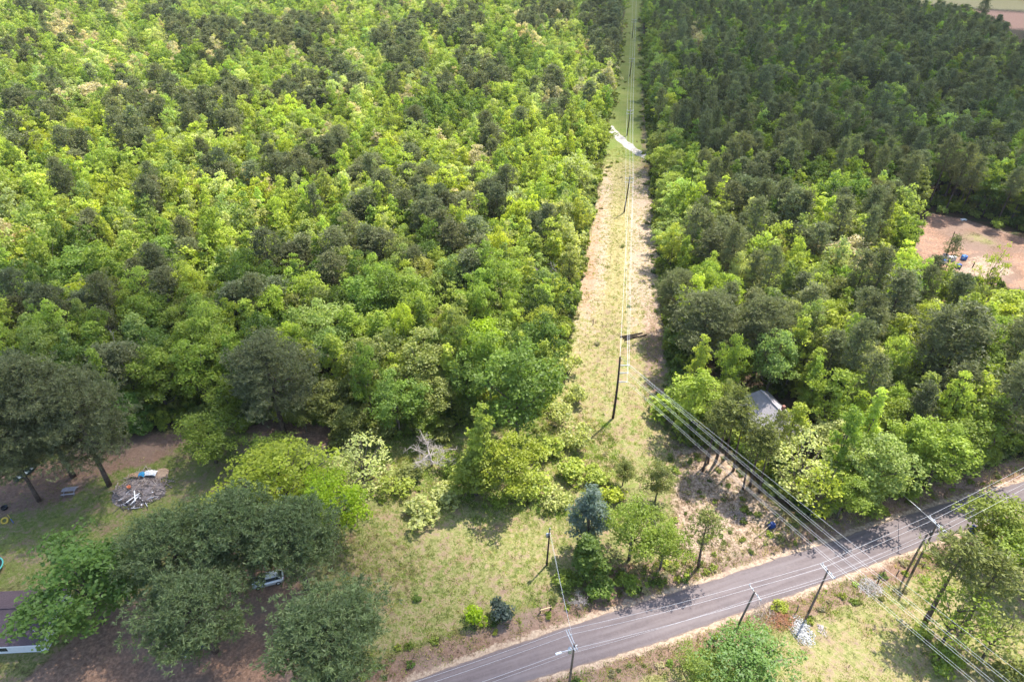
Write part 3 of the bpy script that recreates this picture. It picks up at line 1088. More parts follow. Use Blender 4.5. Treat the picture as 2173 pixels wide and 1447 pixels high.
# right, across the road
mt('broadleaf_tree', 'oak0', 2130, 1105, 76, 11, 'lime', 'yellow green tree at right edge by the blue bin', .66)
mt('broadleaf_tree', 'oak4', 2175, 1180, 74, 10, 'green', 'green tree cut by right edge below the blue bin', .9)
mt('pine_tree', 'thinpine0', 2040, 1190, 72, 15, 'olive', 'open pine across the road right of the leaning pole', .62)
mt('pine_tree', 'thinpine1', 2118, 1225, 72, 14, 'olive', 'second open pine across the road near right edge', .62)
mt('broadleaf_tree', 'sparse0', 2040, 1300, 92, 11, 'green', 'half bare tree with thick grey forked trunk at lower right', .9)
mt('broadleaf_tree', 'sparse1', 2120, 1345, 84, 9, 'olive', 'dull green open tree at lower right under the heavy wires', .9)
mt('shrub', 'shrub1', 2010, 1395, 44, 3, 'green', 'leafy green bush at foot of the forked trunk', .9, 'shrub')
mt('shrub', 'shrub0', 1960, 1340, 22, 1.4, 'lime', 'little lime bush left of the forked trunk', .9, 'shrub')
mt('shrub', 'shrub3', 1655, 1285, 22, 1.2, 'yellow', 'little yellow green weed clump at road edge below the poles', .8, 'shrub')
mt('shrub', 'shrub2', 2150, 1420, 50, 4, 'olive', 'dull bush in bottom right corner', .8, 'shrub')
# behind the yard and scrub, left
for row in [
        ('broadleaf_tree', 'oak2', 690, 705, 62, 18, 'mint', 1.0, 'round pale green tree behind the lone broad pine'),
        ('broadleaf_tree', 'oak1', 770, 650, 58, 18, 'dark', 1.5, 'deep green tree behind the round pale green tree'),
        ('broadleaf_tree', 'oak4', 870, 645, 62, 18, 'green', .9, 'broad green tree in the wood above the olive oaks'),
        ('broadleaf_tree', 'oak0', 775, 775, 64, 16, 'olive', 1.0, 'broad olive oak right of the lone pine'),
        ('broadleaf_tree', 'oak3', 895, 768, 70, 16, 'olive', 1.15, 'yellowish olive oak behind the leafless tree'),
        ('broadleaf_tree', 'oak2', 840, 850, 60, 14, 'dark', 1.4, 'dark green oak above the leafless grey tree'),
        ('broadleaf_tree', 'oak4', 930, 838, 54, 11, 'olive', 1.0, 'low olive oak left of the large deep green tree'),
        ('broadleaf_tree', 'oak0', 700, 845, 50, 10, 'olive', .9, 'olive tree on red dirt right of the lone pine'),
        ('broadleaf_tree', 'oak1', 330, 800, 64, 15, 'green', .9, 'green tree at the edge of the yard above the debris heap'),
        ('broadleaf_tree', 'oak3', 420, 790, 58, 16, 'green', 1.1, 'leafy green tree left of the lone broad pine'),
        ('broadleaf_tree', 'gum0', 215, 760, 50, 17, 'green', 1.0, 'fresh green tree right behind the huge left pine'),
        ('broadleaf_tree', 'gum1', 300, 735, 46, 17, 'mint', 1.0, 'tall fresh tree beside the slanting bare trunk'),
        ('broadleaf_tree', 'oak2', 170, 575, 62, 15, 'dark', 1.5, 'huge dome of dark green in the left wood'),
        ('broadleaf_tree', 'oak0', 350, 545, 46, 14, 'dark', 1.6, 'dark green dome right of the huge dark dome'),
        ('broadleaf_tree', 'oak4', 25, 640, 56, 14, 'dark', 1.4, 'dark blue green tree at left edge of the wood'),
        ('bare_tree', 'bare1', 240, 755, 34, 14, 'tan', 1, 'slanting bare grey trunk at the wood edge'),
        ('bare_tree', 'bare1', 1150, 600, 40, 13, 'tan', 1, 'pale leafless tree at the left edge of the cut'),
        ('broadleaf_tree', 'oak0', 205, 210, 52, 16, 'tan', 1.05, 'huge tan budding oak in the upper left wood'),
        ('broadleaf_tree', 'oak1', 750, 250, 26, 14, 'tan', 1.1, 'round tan budding tree in the middle of the wood'),
        ('broadleaf_tree', 'gum2', 932, 315, 26, 15, 'tan', 1.2, 'tall cream budding tree in the middle of the wood'),
        ('broadleaf_tree', 'oak3', 1012, 350, 34, 14, 'tan', 1.0, 'broad cream budding tree left of the cut'),
        ('broadleaf_tree', 'oak4', 530, 385, 26, 14, 'tan', 1.2, 'upper of two warm tan trees in the left wood'),
        ('broadleaf_tree', 'oak1', 572, 418, 28, 14, 'tan', 1.15, 'lower of two warm tan trees in the left wood'),
        ('broadleaf_tree', 'oak2', 1795, 555, 66, 14, 'tan', .95, 'huge cream yellow oak in the sunlit wood right of the cut'),
        ('broadleaf_tree', 'oak3', 1725, 520, 34, 13, 'lime', 1.1, 'bright lime tree left of the huge cream oak'),
        ('broadleaf_tree', 'gum0', 1575, 770, 40, 11, 'yellow', .9, 'vivid yellow green young tree behind the grey house'),
        ('broadleaf_tree', 'gum1', 1740, 745, 42, 12, 'yellow', .85, 'vivid yellow green tree in the wood right of the cut'),
        ('broadleaf_tree', 'sparse0', 2105, 575, 30, 15, 'yellow', .9, 'tall open lime tree in front of the bare work yard'),
        ('pine_tree', 'pine3', 2040, 720, 66, 22, 'pine', 1, 'tall pine with long leaning trunk at far right'),
        ('pine_tree', 'pine1', 1990, 735, 52, 21, 'pine', .95, 'tall pine left of the longest leaning trunk at far right'),
        ('pine_tree', 'pine0', 1900, 640, 52, 20, 'pine', 1, 'big pine in the wood below the huge cream oak'),
        ('pine_tree', 'bigpine0', 1500, 690, 80, 17, 'pine', 1.05, 'broad dark pine at the right edge of the cut'),
        ('pine_tree', 'bigpine1', 1625, 700, 70, 17, 'pine', 1.05, 'broad dark pine right of the one on the cut edge'),
        ('pine_tree', 'bigpine2', 1440, 625, 50, 15, 'pine', 1.15, 'greyish pine on the right edge of the cut'),
        ('broadleaf_tree', 'oak1', 1410, 345, 38, 13, 'lime', .95, 'bright lime tree on the right cut edge by the track'),
        ('broadleaf_tree', 'oak0', 1428, 400, 36, 13, 'lime', .9, 'second bright lime tree along the right cut edge'),
        ('broadleaf_tree', 'oak2', 1425, 515, 36, 12, 'mint', 1.1, 'soft green tree on the right edge of the cut'),
        ('broadleaf_tree', 'gum2', 1232, 350, 30, 12, 'emerald', .6, 'dark emerald round tree on the left edge of the cut by the track')]:
    mt(row[0], row[1], row[2], row[3], row[4], row[5], row[6], row[8], row[7])

# ------------------------------------------------------------------ the wood
PINE_SPOTS = [(60, 20, 25), (90, 45, 20), (70, 125, 35), (20, 130, 25), (40, 230, 40), (130, 215, 30), (120, 270, 35), (60, 320, 35), (280, 215, 22), (270, 255, 40), (330, 262, 30), (280, 310, 45), (430, 265, 50), (480, 285, 45), (500, 230, 40), (370, 215, 22), (175, 350, 35), (330, 430, 36), (155, 425, 18), (450, 390, 40), (400, 95, 50), (470, 105, 55), (360, 35, 25), (240, 40, 20), (560, 100, 50), (330, 60, 20), (460, 140, 35), (590, 225, 25), (640, 90, 50), (680, 85, 40), (850, 110, 55), (860, 155, 50), (880, 60, 20), (920, 50, 20), (990, 65, 40), (960, 90, 25), (1000, 110, 30), (1120, 65, 22), (700, 180, 45), (640, 220, 40), (680, 215, 30), (760, 200, 25), (830, 210, 22), (1000, 170, 36), (1050, 180, 30), (950, 215, 20), (1015, 215, 20), (1160, 210, 35), (1180, 260, 25), (890, 300, 35), (660, 370, 55), (710, 340, 36), (780, 385, 36), (610, 400, 42), (870, 345, 25), (1040, 330, 36), (870, 390, 20), (930, 420, 36), (1010, 430, 42), (1060, 420, 25), (690, 480, 36), (820, 470, 32), (770, 470, 25), (900, 465, 50), (960, 460, 28), (1040, 450, 25), (975, 530, 42), (1150, 520, 36), (640, 560, 30), (740, 555, 32), (800, 555, 25), (600, 590, 30), (210, 510, 22), (270, 470, 20), (400, 555, 34), (310, 565, 36), (245, 565, 22), (270, 635, 25), (320, 630, 28), (385, 645, 32), (130, 685, 42), (230, 685, 50), (50, 705, 45), (60, 765, 40), (1285, 60, 60), (1170, 50, 50), (1285, 130, 40), (1280, 200, 30), (1500, 160, 40), (1600, 500, 90), (1690, 540, 40), (1640, 420, 70), (1560, 350, 60), (1480, 270, 40), (1580, 250, 60), (1680, 330, 70), (1880, 530, 40), (1850, 480, 40), (1900, 700, 50), (1830, 650, 50), (1660, 640, 50), (1540, 570, 50), (2130, 640, 40), (1700, 700, 40), (1560, 680, 60), (1850, 760, 50), (1740, 790, 36)]
TAN_SPOTS = [(325, 230, 18), (130, 60, 20), (190, 100, 25), (260, 50, 15), (380, 135, 22), (470, 130, 14), (240, 150, 18), (710, 320, 14), (800, 330, 12), (960, 425, 14), (140, 90, 25), (700, 45, 15), (1110, 90, 18), (20, 510, 36), (1480, 95, 20)]
DARK_SPOTS = [(170, 570, 60), (30, 640, 50), (350, 540, 40), (290, 590, 45), (760, 640, 70), (870, 640, 60), (920, 530, 40), (620, 600, 60), (520, 640, 70), (920, 250, 60), (1000, 260, 60), (1060, 110, 60), (1100, 150, 60), (700, 150, 40), (1060, 620, 40), (1200, 600, 30), (400, 170, 40), (480, 600, 40), (330, 700, 60)]


def in_spots(px, py, S):
    for a, b, r in S:
        r = r * .8 + 3
        if (px - a) ** 2 + ((py - b) * 1.15) ** 2 < r * r:
            return True
    return False


def kind_at(px, py, rng):
    u = rng.random()
    if in_spots(px, py, TAN_SPOTS) and u < .75:
        return 'tan'
    if in_spots(px, py, PINE_SPOTS) and u < (.60 if px < 1340 else .40):
        return 'pine'
    if in_spots(px, py, DARK_SPOTS) and u < .75:
        return 'dark' if rng.random() < .6 else 'green'
    if px > 1340 + max(0, (300 - py)) * .05:
        if py < 440 + (px - 1400) * .03:
            pr = (('pine', .27 if px < 1800 else .46), ('green', .27), ('mint', .12), ('dark', .24), ('olive', .08))
        else:
            pr = (('pine', .13), ('lime', .30), ('green', .2), ('yellow', .07), ('mint', .08), ('pale', .06), ('olive', .06))
    elif py < 250:
        pr = (('lime', .22), ('green', .27), ('mint', .2), ('pine', .02), ('pale', .13), ('dark', .06), ('tan', .04))
    elif py < 570:
        pr = (('lime', .44), ('green', .16), ('yellow', .13), ('mint', .08), ('pale', .10), ('pine', .008), ('olive', .05))
    else:
        pr = (('green', .32), ('lime', .22), ('dark', .14), ('olive', .12), ('mint', .1), ('pine', .06), ('yellow', .04))
    u = rng.random() * sum(p for _, p in pr)
    for k, p in pr:
        u -= p
        if u <= 0:
            return k
    return pr[0][0]


man = np.array(MAN)
PAD_PX = np.array([(1940, 520), (1950, 485), (1975, 462), (2040, 470), (2120, 494), (2200, 520), (2200, 612), (2110, 600), (2060, 590), (2010, 560), (1960, 535)], float)
FIELD_PX = np.array([(1905, -40), (1950, 2), (2060, 14), (2125, 40), (2150, 72), (2200, 84), (2200, -40)], float)
SPACE = 4.6
cand = []
rngw = np.random.default_rng(11)
for iy, yy in enumerate(np.arange(60, 700, SPACE * .88)):
    half = (yy + 40) * 0.93 + 12
    x0 = -half
    xs = np.arange(x0, half + 6, SPACE) + (SPACE / 2 if iy % 2 else 0)
    cand.append(np.stack([xs, np.full(len(xs), yy)], 1))
cand = np.concatenate(cand)
cand += rngw.uniform(-1.5, 1.5, cand.shape)
cx_, cy_ = cand[:, 0], cand[:, 1]
ragged = 1.3 * np.sin(cy_ * .21 + 2 * np.sign(cx_ - axis_x(cy_))) + .9 * np.sin(cy_ * .53 + 1)
ok = (poly_sd(cx_, cy_, CLEAR_NEAR) < -.8) & (corridor_sd(cx_, cy_) < -1.5 + ragged) & (poly_sd(cx_, cy_, PAD) < -2) & ((poly_sd(cx_, cy_, FIELD) < -1) | (poly_sd(cx_, cy_, FIELDBUSH) > 0))
ok &= (cy_ > 70)
cand = cand[ok]
# keep the trees set out one by one free
d2 = ((cand[:, None] - man[None, :, :2]) ** 2).sum(2)
cand = cand[(d2 > (man[None, :, 2] * .62 + 1.0) ** 2).all(1)]
for tr, wd in ((TRACK2, 5), (TRACK, 4.5)):
    q = resample(tr, 20)
    cand = cand[(((cand[:, None] - q[None]) ** 2).sum(2) > wd * wd).all(1)]
# the grey house among the trees
HOUSE2 = (45.0, 90.0)
cand = cand[((cand - np.array(HOUSE2)) ** 2).sum(1) > 6.5 ** 2]

wood = []
for (x, y) in cand:
    hgt = 11.5
    px, py = proj(x, y, hgt * .75)
    k = kind_at(px, py, rngw)
    if k == 'pine' and x > axis_x(y) and corridor_sd(np.array([x]), np.array([y]))[0] > -7 and rngw.random() < .7:
        k = ('lime', 'mint', 'green')[rngw.integers(3)]
    if k == 'pine':
        hgt = rngw.uniform(13.5, 19) if px < 1340 else rngw.uniform(14, 21)
        r = rngw.uniform(2.8, 4.3) if px < 1340 else rngw.uniform(2.3, 3.8)
        key = 'pine%d' % rngw.integers(5)
    elif rngw.random() < (.34 if k in ('mint', 'green', 'lime') else .1):
        hgt = rngw.uniform(12, 18.5)
        r = rngw.uniform(2.4, 3.5)
        key = 'gum%d' % rngw.integers(4)
    else:
        hgt = rngw.uniform(11, 18.5)
        r = rngw.uniform(2.7, 4.9)
        key = 'oak%d' % rngw.integers(6)
    tx_, ty_ = proj(x, y, hgt * .93)
    t2 = np.array([tx_]), np.array([ty_])
    if (1860 < tx_ and 380 < ty_ < 720 and any(poly_sd(*[np.array([q]) for q in proj(x, y, hgt * f_)], PAD_PX)[0] > -6 for f_ in (.3, .5, .7, .93))) or (tx_ > 1850 and ty_ < 110 and poly_sd(np.array([x]), np.array([y]), FIELDBUSH)[0] < 0 and poly_sd(*t2, FIELD_PX)[0] > -2):
        continue
    inframe = -90 < px < 2260 and -40 < py < 1500
    wood.append((x, y, hgt, r, k, key, vary(TINT[k], rngw), px, py, inframe, rngw.uniform(0, 6.28)))

dist = np.array([math.hypot(w[0], w[1]) for w in wood])
order = np.argsort(dist)
quota = {'pine': 255, 'leaf': 235}
single, rest = [], []
for i in order:
    w = wood[i]
    q = 'pine' if w[4] == 'pine' else 'leaf'
    if w[9] and quota[q] > 0:
        quota[q] -= 1
        single.append(w)
    else:
        rest.append(w)

LOOK = dict(lime='lime green tree', yellow='yellow green tree', green='mid green tree', dark='deep green tree', pale='cream green tree', tan='tan budding tree', pine='dark pine', olive='olive tree', mint='soft green tree')


ORD = ('front', 'second', 'third', 'fourth', 'fifth', 'sixth', 'seventh', 'eighth', 'ninth', 'tenth', 'rear')
NTH = ('first', 'second', 'third', 'fourth', 'fifth', 'sixth', 'seventh', 'eighth', 'ninth', 'tenth', 'eleventh', 'twelfth', 'thirteenth', 'fourteenth', 'fifteenth', 'sixteenth')


def place_of(x, y, px, py):
    band = min(10, int(max(0, y - 88) / 8))
    if px > 1340:
        c = next(n for lim, n in ((1480, 'along the cut edge'), (1640, 'above the slim pines'), (1800, 'above the grey house'), (1960, 'by the work yard'), (9999, 'by the right edge')) if px < lim)
        return '%s row of right wood, %s' % (ORD[band], c)
    c = next(n for lim, n in ((140, 'by the left edge'), (330, 'above the picnic table'), (520, 'above the debris heap'), (700, 'above the lone pine'), (860, 'above the pale tree'), (1000, 'above the leafless tree'), (1120, 'above the vine tower'), (9999, 'along the cut edge')) if px < lim)
    return '%s row of left wood, %s' % (ORD[band], c)


lab = []
for w in single:
    x, y, hgt, r, k, key, tint, px, py, inf, rz = w
    size = ('tall' if hgt > 17 else 'middling' if hgt > 15 else 'short') if k == 'pine' else ('tall' if hgt > 16.5 else 'middling' if hgt > 13.5 else 'short')
    wide = 'wide' if r > (3.3 if k == 'pine' else 3.8) else 'slim'
    pl = place_of(x, y, px, py)
    lab.append(['%s %s, %s' % (size, LOOK[k], pl), '%s %s %s, %s' % (size, wide, LOOK[k], pl), px])
fin = [l[1] if w[4] == 'pine' else l[0] for l, w in zip(lab, single)]
same = {}
for i, f in enumerate(fin):
    same.setdefault(f, []).append(i)
for f, ids in same.items():
    if 1 < len(ids) <= len(NTH):
        ids.sort(key=lambda i: lab[i][2])
        for n_, i in enumerate(ids):
            fin[i] = '%s from left, %s' % (NTH[n_], fin[i])
for w, lb in zip(single, fin):
    x, y, hgt, r, k, key, tint, px, py, inf, rz = w
    place_tree('pine_tree' if k == 'pine' else 'broadleaf_tree', key, x, y, r, hgt, tint, rz, lb, 'tree', 'pines of the near wood' if k == 'pine' else 'broadleaf trees of the near wood')

# coarser trees for the far wood, instanced as one mass of pines and one of broadleaf trees
hidden = bpy.data.collections.new('wood_templates')


def joined(key, tg, mats):
    t, g = tg
    a = Geo()
    a.v, a.f, a.ls, a.mi, a.lv, a.sm, a.nv = list(t.v), list(t.f), list(t.ls), list(t.mi), list(t.lv), list(t.sm), t.nv
    if g:
        for v, lv in zip(g.v, g.lv):
            a.v.append(v)
            a.lv.append(lv)
        for f, ls, sm_ in zip(g.f, g.ls, g.sm):
            a.f.append(f + t.nv)
            a.ls.append(ls)
            a.sm.append(sm_)
            a.mi.append(np.full(len(ls), 1))
        a.nv += g.nv
    return a.build(key, list(mats))


def scatter(name, keys_meshes, pts, rots, scales, tints, kinds, label, cat, zs=None):
    """one 'stuff' object that instances template meshes on points"""
    cl = bpy.data.collections.new(name + '_templates')
    for i, me in enumerate(keys_meshes):
        o = bpy.data.objects.new('%s_template_%02d' % (name, i), me)
        cl.objects.link(o)
    me = bpy.data.meshes.new(name)
    n = len(pts)
    me.vertices.add(n)
    z = hz(pts[:, 0], pts[:, 1]) - .08 if zs is None else zs
    me.vertices.foreach_set('co', np.stack([pts[:, 0], pts[:, 1], z], 1).astype(np.float32).ravel())

    def at(nm, typ, arr, field):
        a = me.attributes.new(nm, typ, 'POINT')
        a.data.foreach_set(field, np.asarray(arr).ravel())
    at('kind_index', 'INT', np.asarray(kinds, np.int32), 'value')
    at('turn', 'FLOAT_VECTOR', np.asarray(rots, np.float32), 'vector')
    at('size', 'FLOAT_VECTOR', np.asarray(scales, np.float32), 'vector')
    at('tint', 'FLOAT_VECTOR', np.asarray(tints, np.float32), 'vector')
    o = link(name, me)
    tag(o, label, cat, kind='stuff')
    ng = bpy.data.node_groups.new(name + '_scatter', 'GeometryNodeTree')
    ng.interface.new_socket('Geometry', in_out='INPUT', socket_type='NodeSocketGeometry')
    ng.interface.new_socket('Geometry', in_out='OUTPUT', socket_type='NodeSocketGeometry')
    N = ng.nodes
    gi, go = N.new('NodeGroupInput'), N.new('NodeGroupOutput')
    ci = N.new('GeometryNodeCollectionInfo')
    ci.inputs[0].default_value = cl
    ci.inputs[1].default_value = True
    ci.inputs[2].default_value = True
    ip = N.new('GeometryNodeInstanceOnPoints')
    ip.inputs['Pick Instance'].default_value = True

    def na_(nm, typ):
        q = N.new('GeometryNodeInputNamedAttribute')
        q.data_type = typ
        q.inputs[0].default_value = nm
        return q.outputs[0]
    L = ng.links.new
    L(gi.outputs[0], ip.inputs['Points'])
    L(ci.outputs[0], ip.inputs['Instance'])
    L(na_('kind_index', 'INT'), ip.inputs['Instance Index'])
    er = N.new('FunctionNodeEulerToRotation')
    L(na_('turn', 'FLOAT_VECTOR'), er.inputs[0])
    L(er.outputs[0], ip.inputs['Rotation'])
    L(na_('size', 'FLOAT_VECTOR'), ip.inputs['Scale'])
    L(ip.outputs[0], go.inputs[0])
    md = o.modifiers.new('scatter', 'NODES')
    md.node_group = ng
    return o


far_leaf = [joined('far_oak%d' % i, broadleaf(300 + i, 14, 4.2, .16, 48, 52, .27, 1.0, irregular=.42, limbs=3), (M_BARK, M_LEAF)) for i in range(6)]
far_leaf += [joined('far_gum%d' % i, broadleaf(320 + i, 15, 2.9, .12, 40, 40, .26, (.3, .55, .4, .7)[i], irregular=.3, limbs=2), (M_BARK, M_LEAF)) for i in range(4)]
far_pine = [joined('far_pine%d' % i, pine(330 + i, 18, 2.9, .36 + .05 * i, 36, 13, .58, 5, .18, .2, (1.5, 2.6, 1.9, 3.0, 2.2)[i], (.17, .3), (.4, 1.05)), (M_PBARK, M_NEEDLE)) for i in range(5)]
for nm, sel, meshes, lb in (('broadleaf_wood', [w for w in rest if w[4] != 'pine'], far_leaf, 'far broadleaf trees of the wood merging into one green mass'),
                            ('pine_wood', [w for w in rest if w[4] == 'pine'], far_pine, 'far dark pines scattered through the distant wood')):
    pts = np.array([(w[0], w[1]) for w in sel])
    kinds, scales, tints, rots = [], [], [], []
    for w in sel:
        if w[4] == 'pine':
            kinds.append(int(w[5][-1]))
            scales.append((w[3] / 2.9, w[3] / 2.9, w[2] / 18))
        elif w[5].startswith('gum'):
            kinds.append(6 + int(w[5][-1]))
            scales.append((w[3] / 2.9, w[3] / 2.9, w[2] / 15))
        else:
            kinds.append(int(w[5][-1]))
            scales.append((w[3] / 4.2, w[3] / 4.2, w[2] / 14))
        tints.append(w[6])
        rots.append((0, 0, w[10]))
    scatter(nm, meshes, pts, rots, scales, tints, kinds, lb, 'wood')
print('singles', len(single), 'rest', len(rest), 'manual', len(MAN))

# undergrowth between the trunks
rngu = np.random.default_rng(5)
ug = []
for (x, y) in cand:
    if y > 330:
        continue
    m_ = 3 if y < 190 else 1
    for _ in range(m_):
        ug.append((x + rngu.uniform(-2.4, 2.4), y + rngu.uniform(-2.4, 2.4)))
ug = np.array(ug)
eb = np.concatenate([rngu.uniform((-110, 60), (140, 150), (26000, 2)), np.stack([rngu.uniform(-16, 16, 5000), rngu.uniform(120, 420, 5000)], 1)])
eb[26000:, 0] += axis_x(eb[26000:, 1])
es = poly_sd(eb[:, 0], eb[:, 1], CLEAR_NEAR)
ec = corridor_sd(eb[:, 0], eb[:, 1])
eb = eb[((es < 0) & (es > -6) & (ec < -.5)) | ((ec < 0) & (ec > -4) & (es < 0))]
eb = eb[rngu.permutation(len(eb))[:3600]]
ug = np.concatenate([ug, eb])
edge0 = len(ug) - len(eb)
ug = ug[(poly_sd(ug[:, 0], ug[:, 1], CLEAR_NEAR) < .5) & (corridor_sd(ug[:, 0], ug[:, 1]) < 0) & (((ug - np.array(HOUSE2)) ** 2).sum(1) > 36)]
ubs = [joined('bush_%d' % i, shrub_mesh(400 + i, 1.5, 2.0, 8, 42, .24, 0, 2), (M_BARK, M_LEAF)) for i in range(3)]
us = rngu.uniform(.7, 1.7, len(ug))
tn = np.array([vary(TINT[('green', 'dark', 'olive', 'lime', 'mint')[rngu.integers(5)]], rngu) for _ in range(len(ug))]) * .8
scatter('undergrowth', ubs, ug, np.stack([us * 0, us * 0, rngu.uniform(0, 6.28, len(ug))], 1), np.stack([us, us, us * rngu.uniform(.7, 1.4, len(ug))], 1), tn, rngu.integers(0, 3, len(ug)), 'bushy undergrowth filling the wood between the trunks', 'undergrowth')

# ------------------------------------------------------------------ grass and weeds
def tuft_mesh(seed, n=13, rad=.28, h=.34, w=.035):
    rng = np.random.default_rng(seed)
    g = Geo()
    a = rng.uniform(0, 6.28, n)
    r = rad * np.sqrt(rng.random(n))
    b = np.stack([np.cos(a) * r, np.sin(a) * r, np.full(n, -.03)], 1)
    tip = b + np.stack([rng.normal(0, .14, n), rng.normal(0, .14, n), h * rng.uniform(.5, 1.2, n)], 1)
    sd = rng.standard_normal((n, 3)) * [1, 1, 0]
    sd /= np.linalg.norm(sd, axis=1)[:, None]
    V = np.stack([b - sd * w, b + sd * w, (b + tip) / 2 + sd * w * .8 + [0, 0, .03], tip], 1)
    g.add(V.reshape(-1, 3), np.arange(4 * n).reshape(-1, 4), 0, np.repeat(rng.random(n), 4))
    return g.build('tuft', M_GRASS)


rngg = np.random.default_rng(21)
C_GREEN, C_STRAW, C_LUSH, C_BROWN = np.array((.25, .33, .05)), np.array((.44, .385, .165)), np.array((.15, .25, .035)), np.array((.24, .18, .12))
gp, gc, gs = [], [], []


def sow(poly, dens, mixw, size=(.7, 1.3), margin=0.0):
    P = np.asarray(poly)
    lo, hi = P.min(0), P.max(0)
    lo = np.maximum(lo, (-100, 25))
    hi = np.minimum(hi, (125, 260))
    n = int((hi[0] - lo[0]) * (hi[1] - lo[1]) * dens)
    q = rngg.uniform(lo, hi, (n, 2))
    q = q[poly_sd(q[:, 0], q[:, 1], P) > margin]
    q = q[road_sd(q[:, 0], q[:, 1]) < -.5]
    add_tufts(q, mixw, size)


def add_tufts(q, mixw, size):
    # patchiness
    pat = np.sin(q[:, 0] * .31 + np.sin(q[:, 1] * .22) * 2) + np.sin(q[:, 1] * .37 + q[:, 0] * .13) + rngg.normal(0, .5, len(q))
    q = q[pat > -1.3]
    pat = pat[pat > -1.3]
    cols = np.stack([C_GREEN, C_STRAW, C_LUSH, C_BROWN])
    mw = np.asarray(mixw, float)
    wts = np.tile(mw, (len(q), 1))
    wts[:, 1] *= np.exp(-.55 * pat)
    wts /= wts.sum(1)[:, None]
    pick = (wts.cumsum(1) < rngg.random(len(q))[:, None]).sum(1).clip(0, 3)
    gp.append(q)
    big = np.sin(q[:, 0] * .55 + 1.7 * np.sin(q[:, 1] * .4)) * np.sin(q[:, 1] * .6 + q[:, 0] * .2)
    gc.append(cols[pick] * np.exp(rngg.normal(0, .22, (len(q), 1)) + .16 * big[:, None]))
    gs.append(rngg.uniform(size[0], size[1], len(q)))


sow(LAWN, 6.5, (.6, .28, .08, .04), (.5, 1.1))
sow(BROWNP, 5, (.15, .3, 0, .55), (.6, 1.1))
sow(SCRUB, 5, (.5, .25, .2, .05), (.8, 1.6))
sow(YARD, 3.0, (.5, .1, .38, .04), (.4, .8))
sow(SOUTH, 4.5, (.58, .28, .1, .04), (.6, 1.2))
sow(SANDY, 3.2, (.12, .25, .02, .75), (.6, 1.3))
sow(SANDY2, 4.5, (.3, .2, .1, .5), (.7, 1.5))
sow(DRIVE, .12, (.3, .2, .1, .4), (.4, .8))
q = rngg.uniform((5, 72), (60, 235), (30000, 2))
q = q[corridor_sd(q[:, 0], q[:, 1]) > -1.0]
q = q[(rngg.random(len(q)) < np.interp(q[:, 1], [70, 120, 235], [1, .9, .55]))]
add_tufts(q, (.4, .47, .04, .09), (.6, 1.25))
# verge of the road
k = rngg.integers(0, RN, 5200)
sd_ = rngg.random(5200) < .5
off = rngg.uniform(.7, 5.0, 5200)
nv = (fe - ne) / np.linalg.norm(fe - ne, axis=1)[:, None]
vq = np.where(sd_[:, None], fe[k] + nv[k] * off[:, None], ne[k] - nv[k] * off[:, None]) + rngg.normal(0, .4, (5200, 2))
vq = vq[(vq[:, 0] > -22) & (vq[:, 0] < 110) & (road_sd(vq[:, 0], vq[:, 1]) < -.5)]
add_tufts(vq, (.25, .35, .1, .3), (.6, 1.3))
gp, gc, gs = np.concatenate(gp), np.concatenate(gc), np.concatenate(gs)
scatter('grass', [tuft_mesh(500 + i) for i in range(4)], gp, np.stack([gs * 0, gs * 0, rngg.uniform(0, 6.28, len(gs))], 1), np.stack([gs * 1.1, gs * 1.1, gs], 1), gc, rngg.integers(0, 4, len(gs)), 'short green and straw coloured grass of lawn, cut and verges', 'grass')
print('tufts', len(gp))

# low weeds in the cut, on the sandy bank and along the verge
wq = []
for P, n in ((SANDY, 70), (SANDY2, 70), (SCRUB, 70)):
    P = np.asarray(P)
    q = rngg.uniform(P.min(0), P.max(0), (n * 3, 2))
    q = q[poly_sd(q[:, 0], q[:, 1], P) > .5][:n]
    wq.append(q)
q = rngg.uniform((10, 85), (110, 480), (7000, 2))
cs = corridor_sd(q[:, 0], q[:, 1])
wq.append(q[(cs > 0) & (rngg.random(7000) < np.where(cs < 3.0, .65, .05))])
wq.append(vq[rngg.random(len(vq)) < .05])
wq = np.concatenate(wq)
wq = wq[road_sd(wq[:, 0], wq[:, 1]) < -1.0]
wsz = rngg.uniform(.16, .5, len(wq)) * np.interp(wq[:, 1], [60, 230, 400], [1, 1.3, 1.8])
wt = np.array([vary(TINT[('green', 'lime', 'olive', 'tan', 'dark')[rngg.integers(5)]], rngg) for _ in range(len(wq))]) * .8
scatter('weeds', ubs, wq, np.stack([wsz * 0, wsz * 0, rngg.uniform(0, 6.28, len(wq))], 1), np.stack([wsz, wsz, wsz * .8], 1), wt, rngg.integers(0, 3, len(wq)), 'low scattered weeds on bank, cut and verges', 'weeds')

# ------------------------------------------------------------------ poles and wires
M_POLE = bark_material('pole_wood', (.035, .026, .022), (.085, .062, .05))
M_POLE2 = bark_material('weathered_pole', (.10, .075, .06), (.20, .16, .135))
M_ARM = plain('grey_arm', (.42, .42, .42), .6, var=.1)
M_INS = plain('insulator', (.78, .80, .82), .3, var=.05)
M_WIRE = plain('aluminium_wire', (.66, .66, .67), .45, var=.03)
M_STEEL = plain('galvanised_steel', (.42, .43, .44), .45, .6)


def zat(y, py):
    _, b, c = ray(0, py)
    return H_CAM - y * c / b


def pole_ends(bx, by, tx, ty):
    x, y = G(bx, by, 0)
    z = zat(y, ty)
    X, Y = G(tx, ty, z)
    return np.array([x, y, hz1(x, y)]), np.array([X, Y, z])


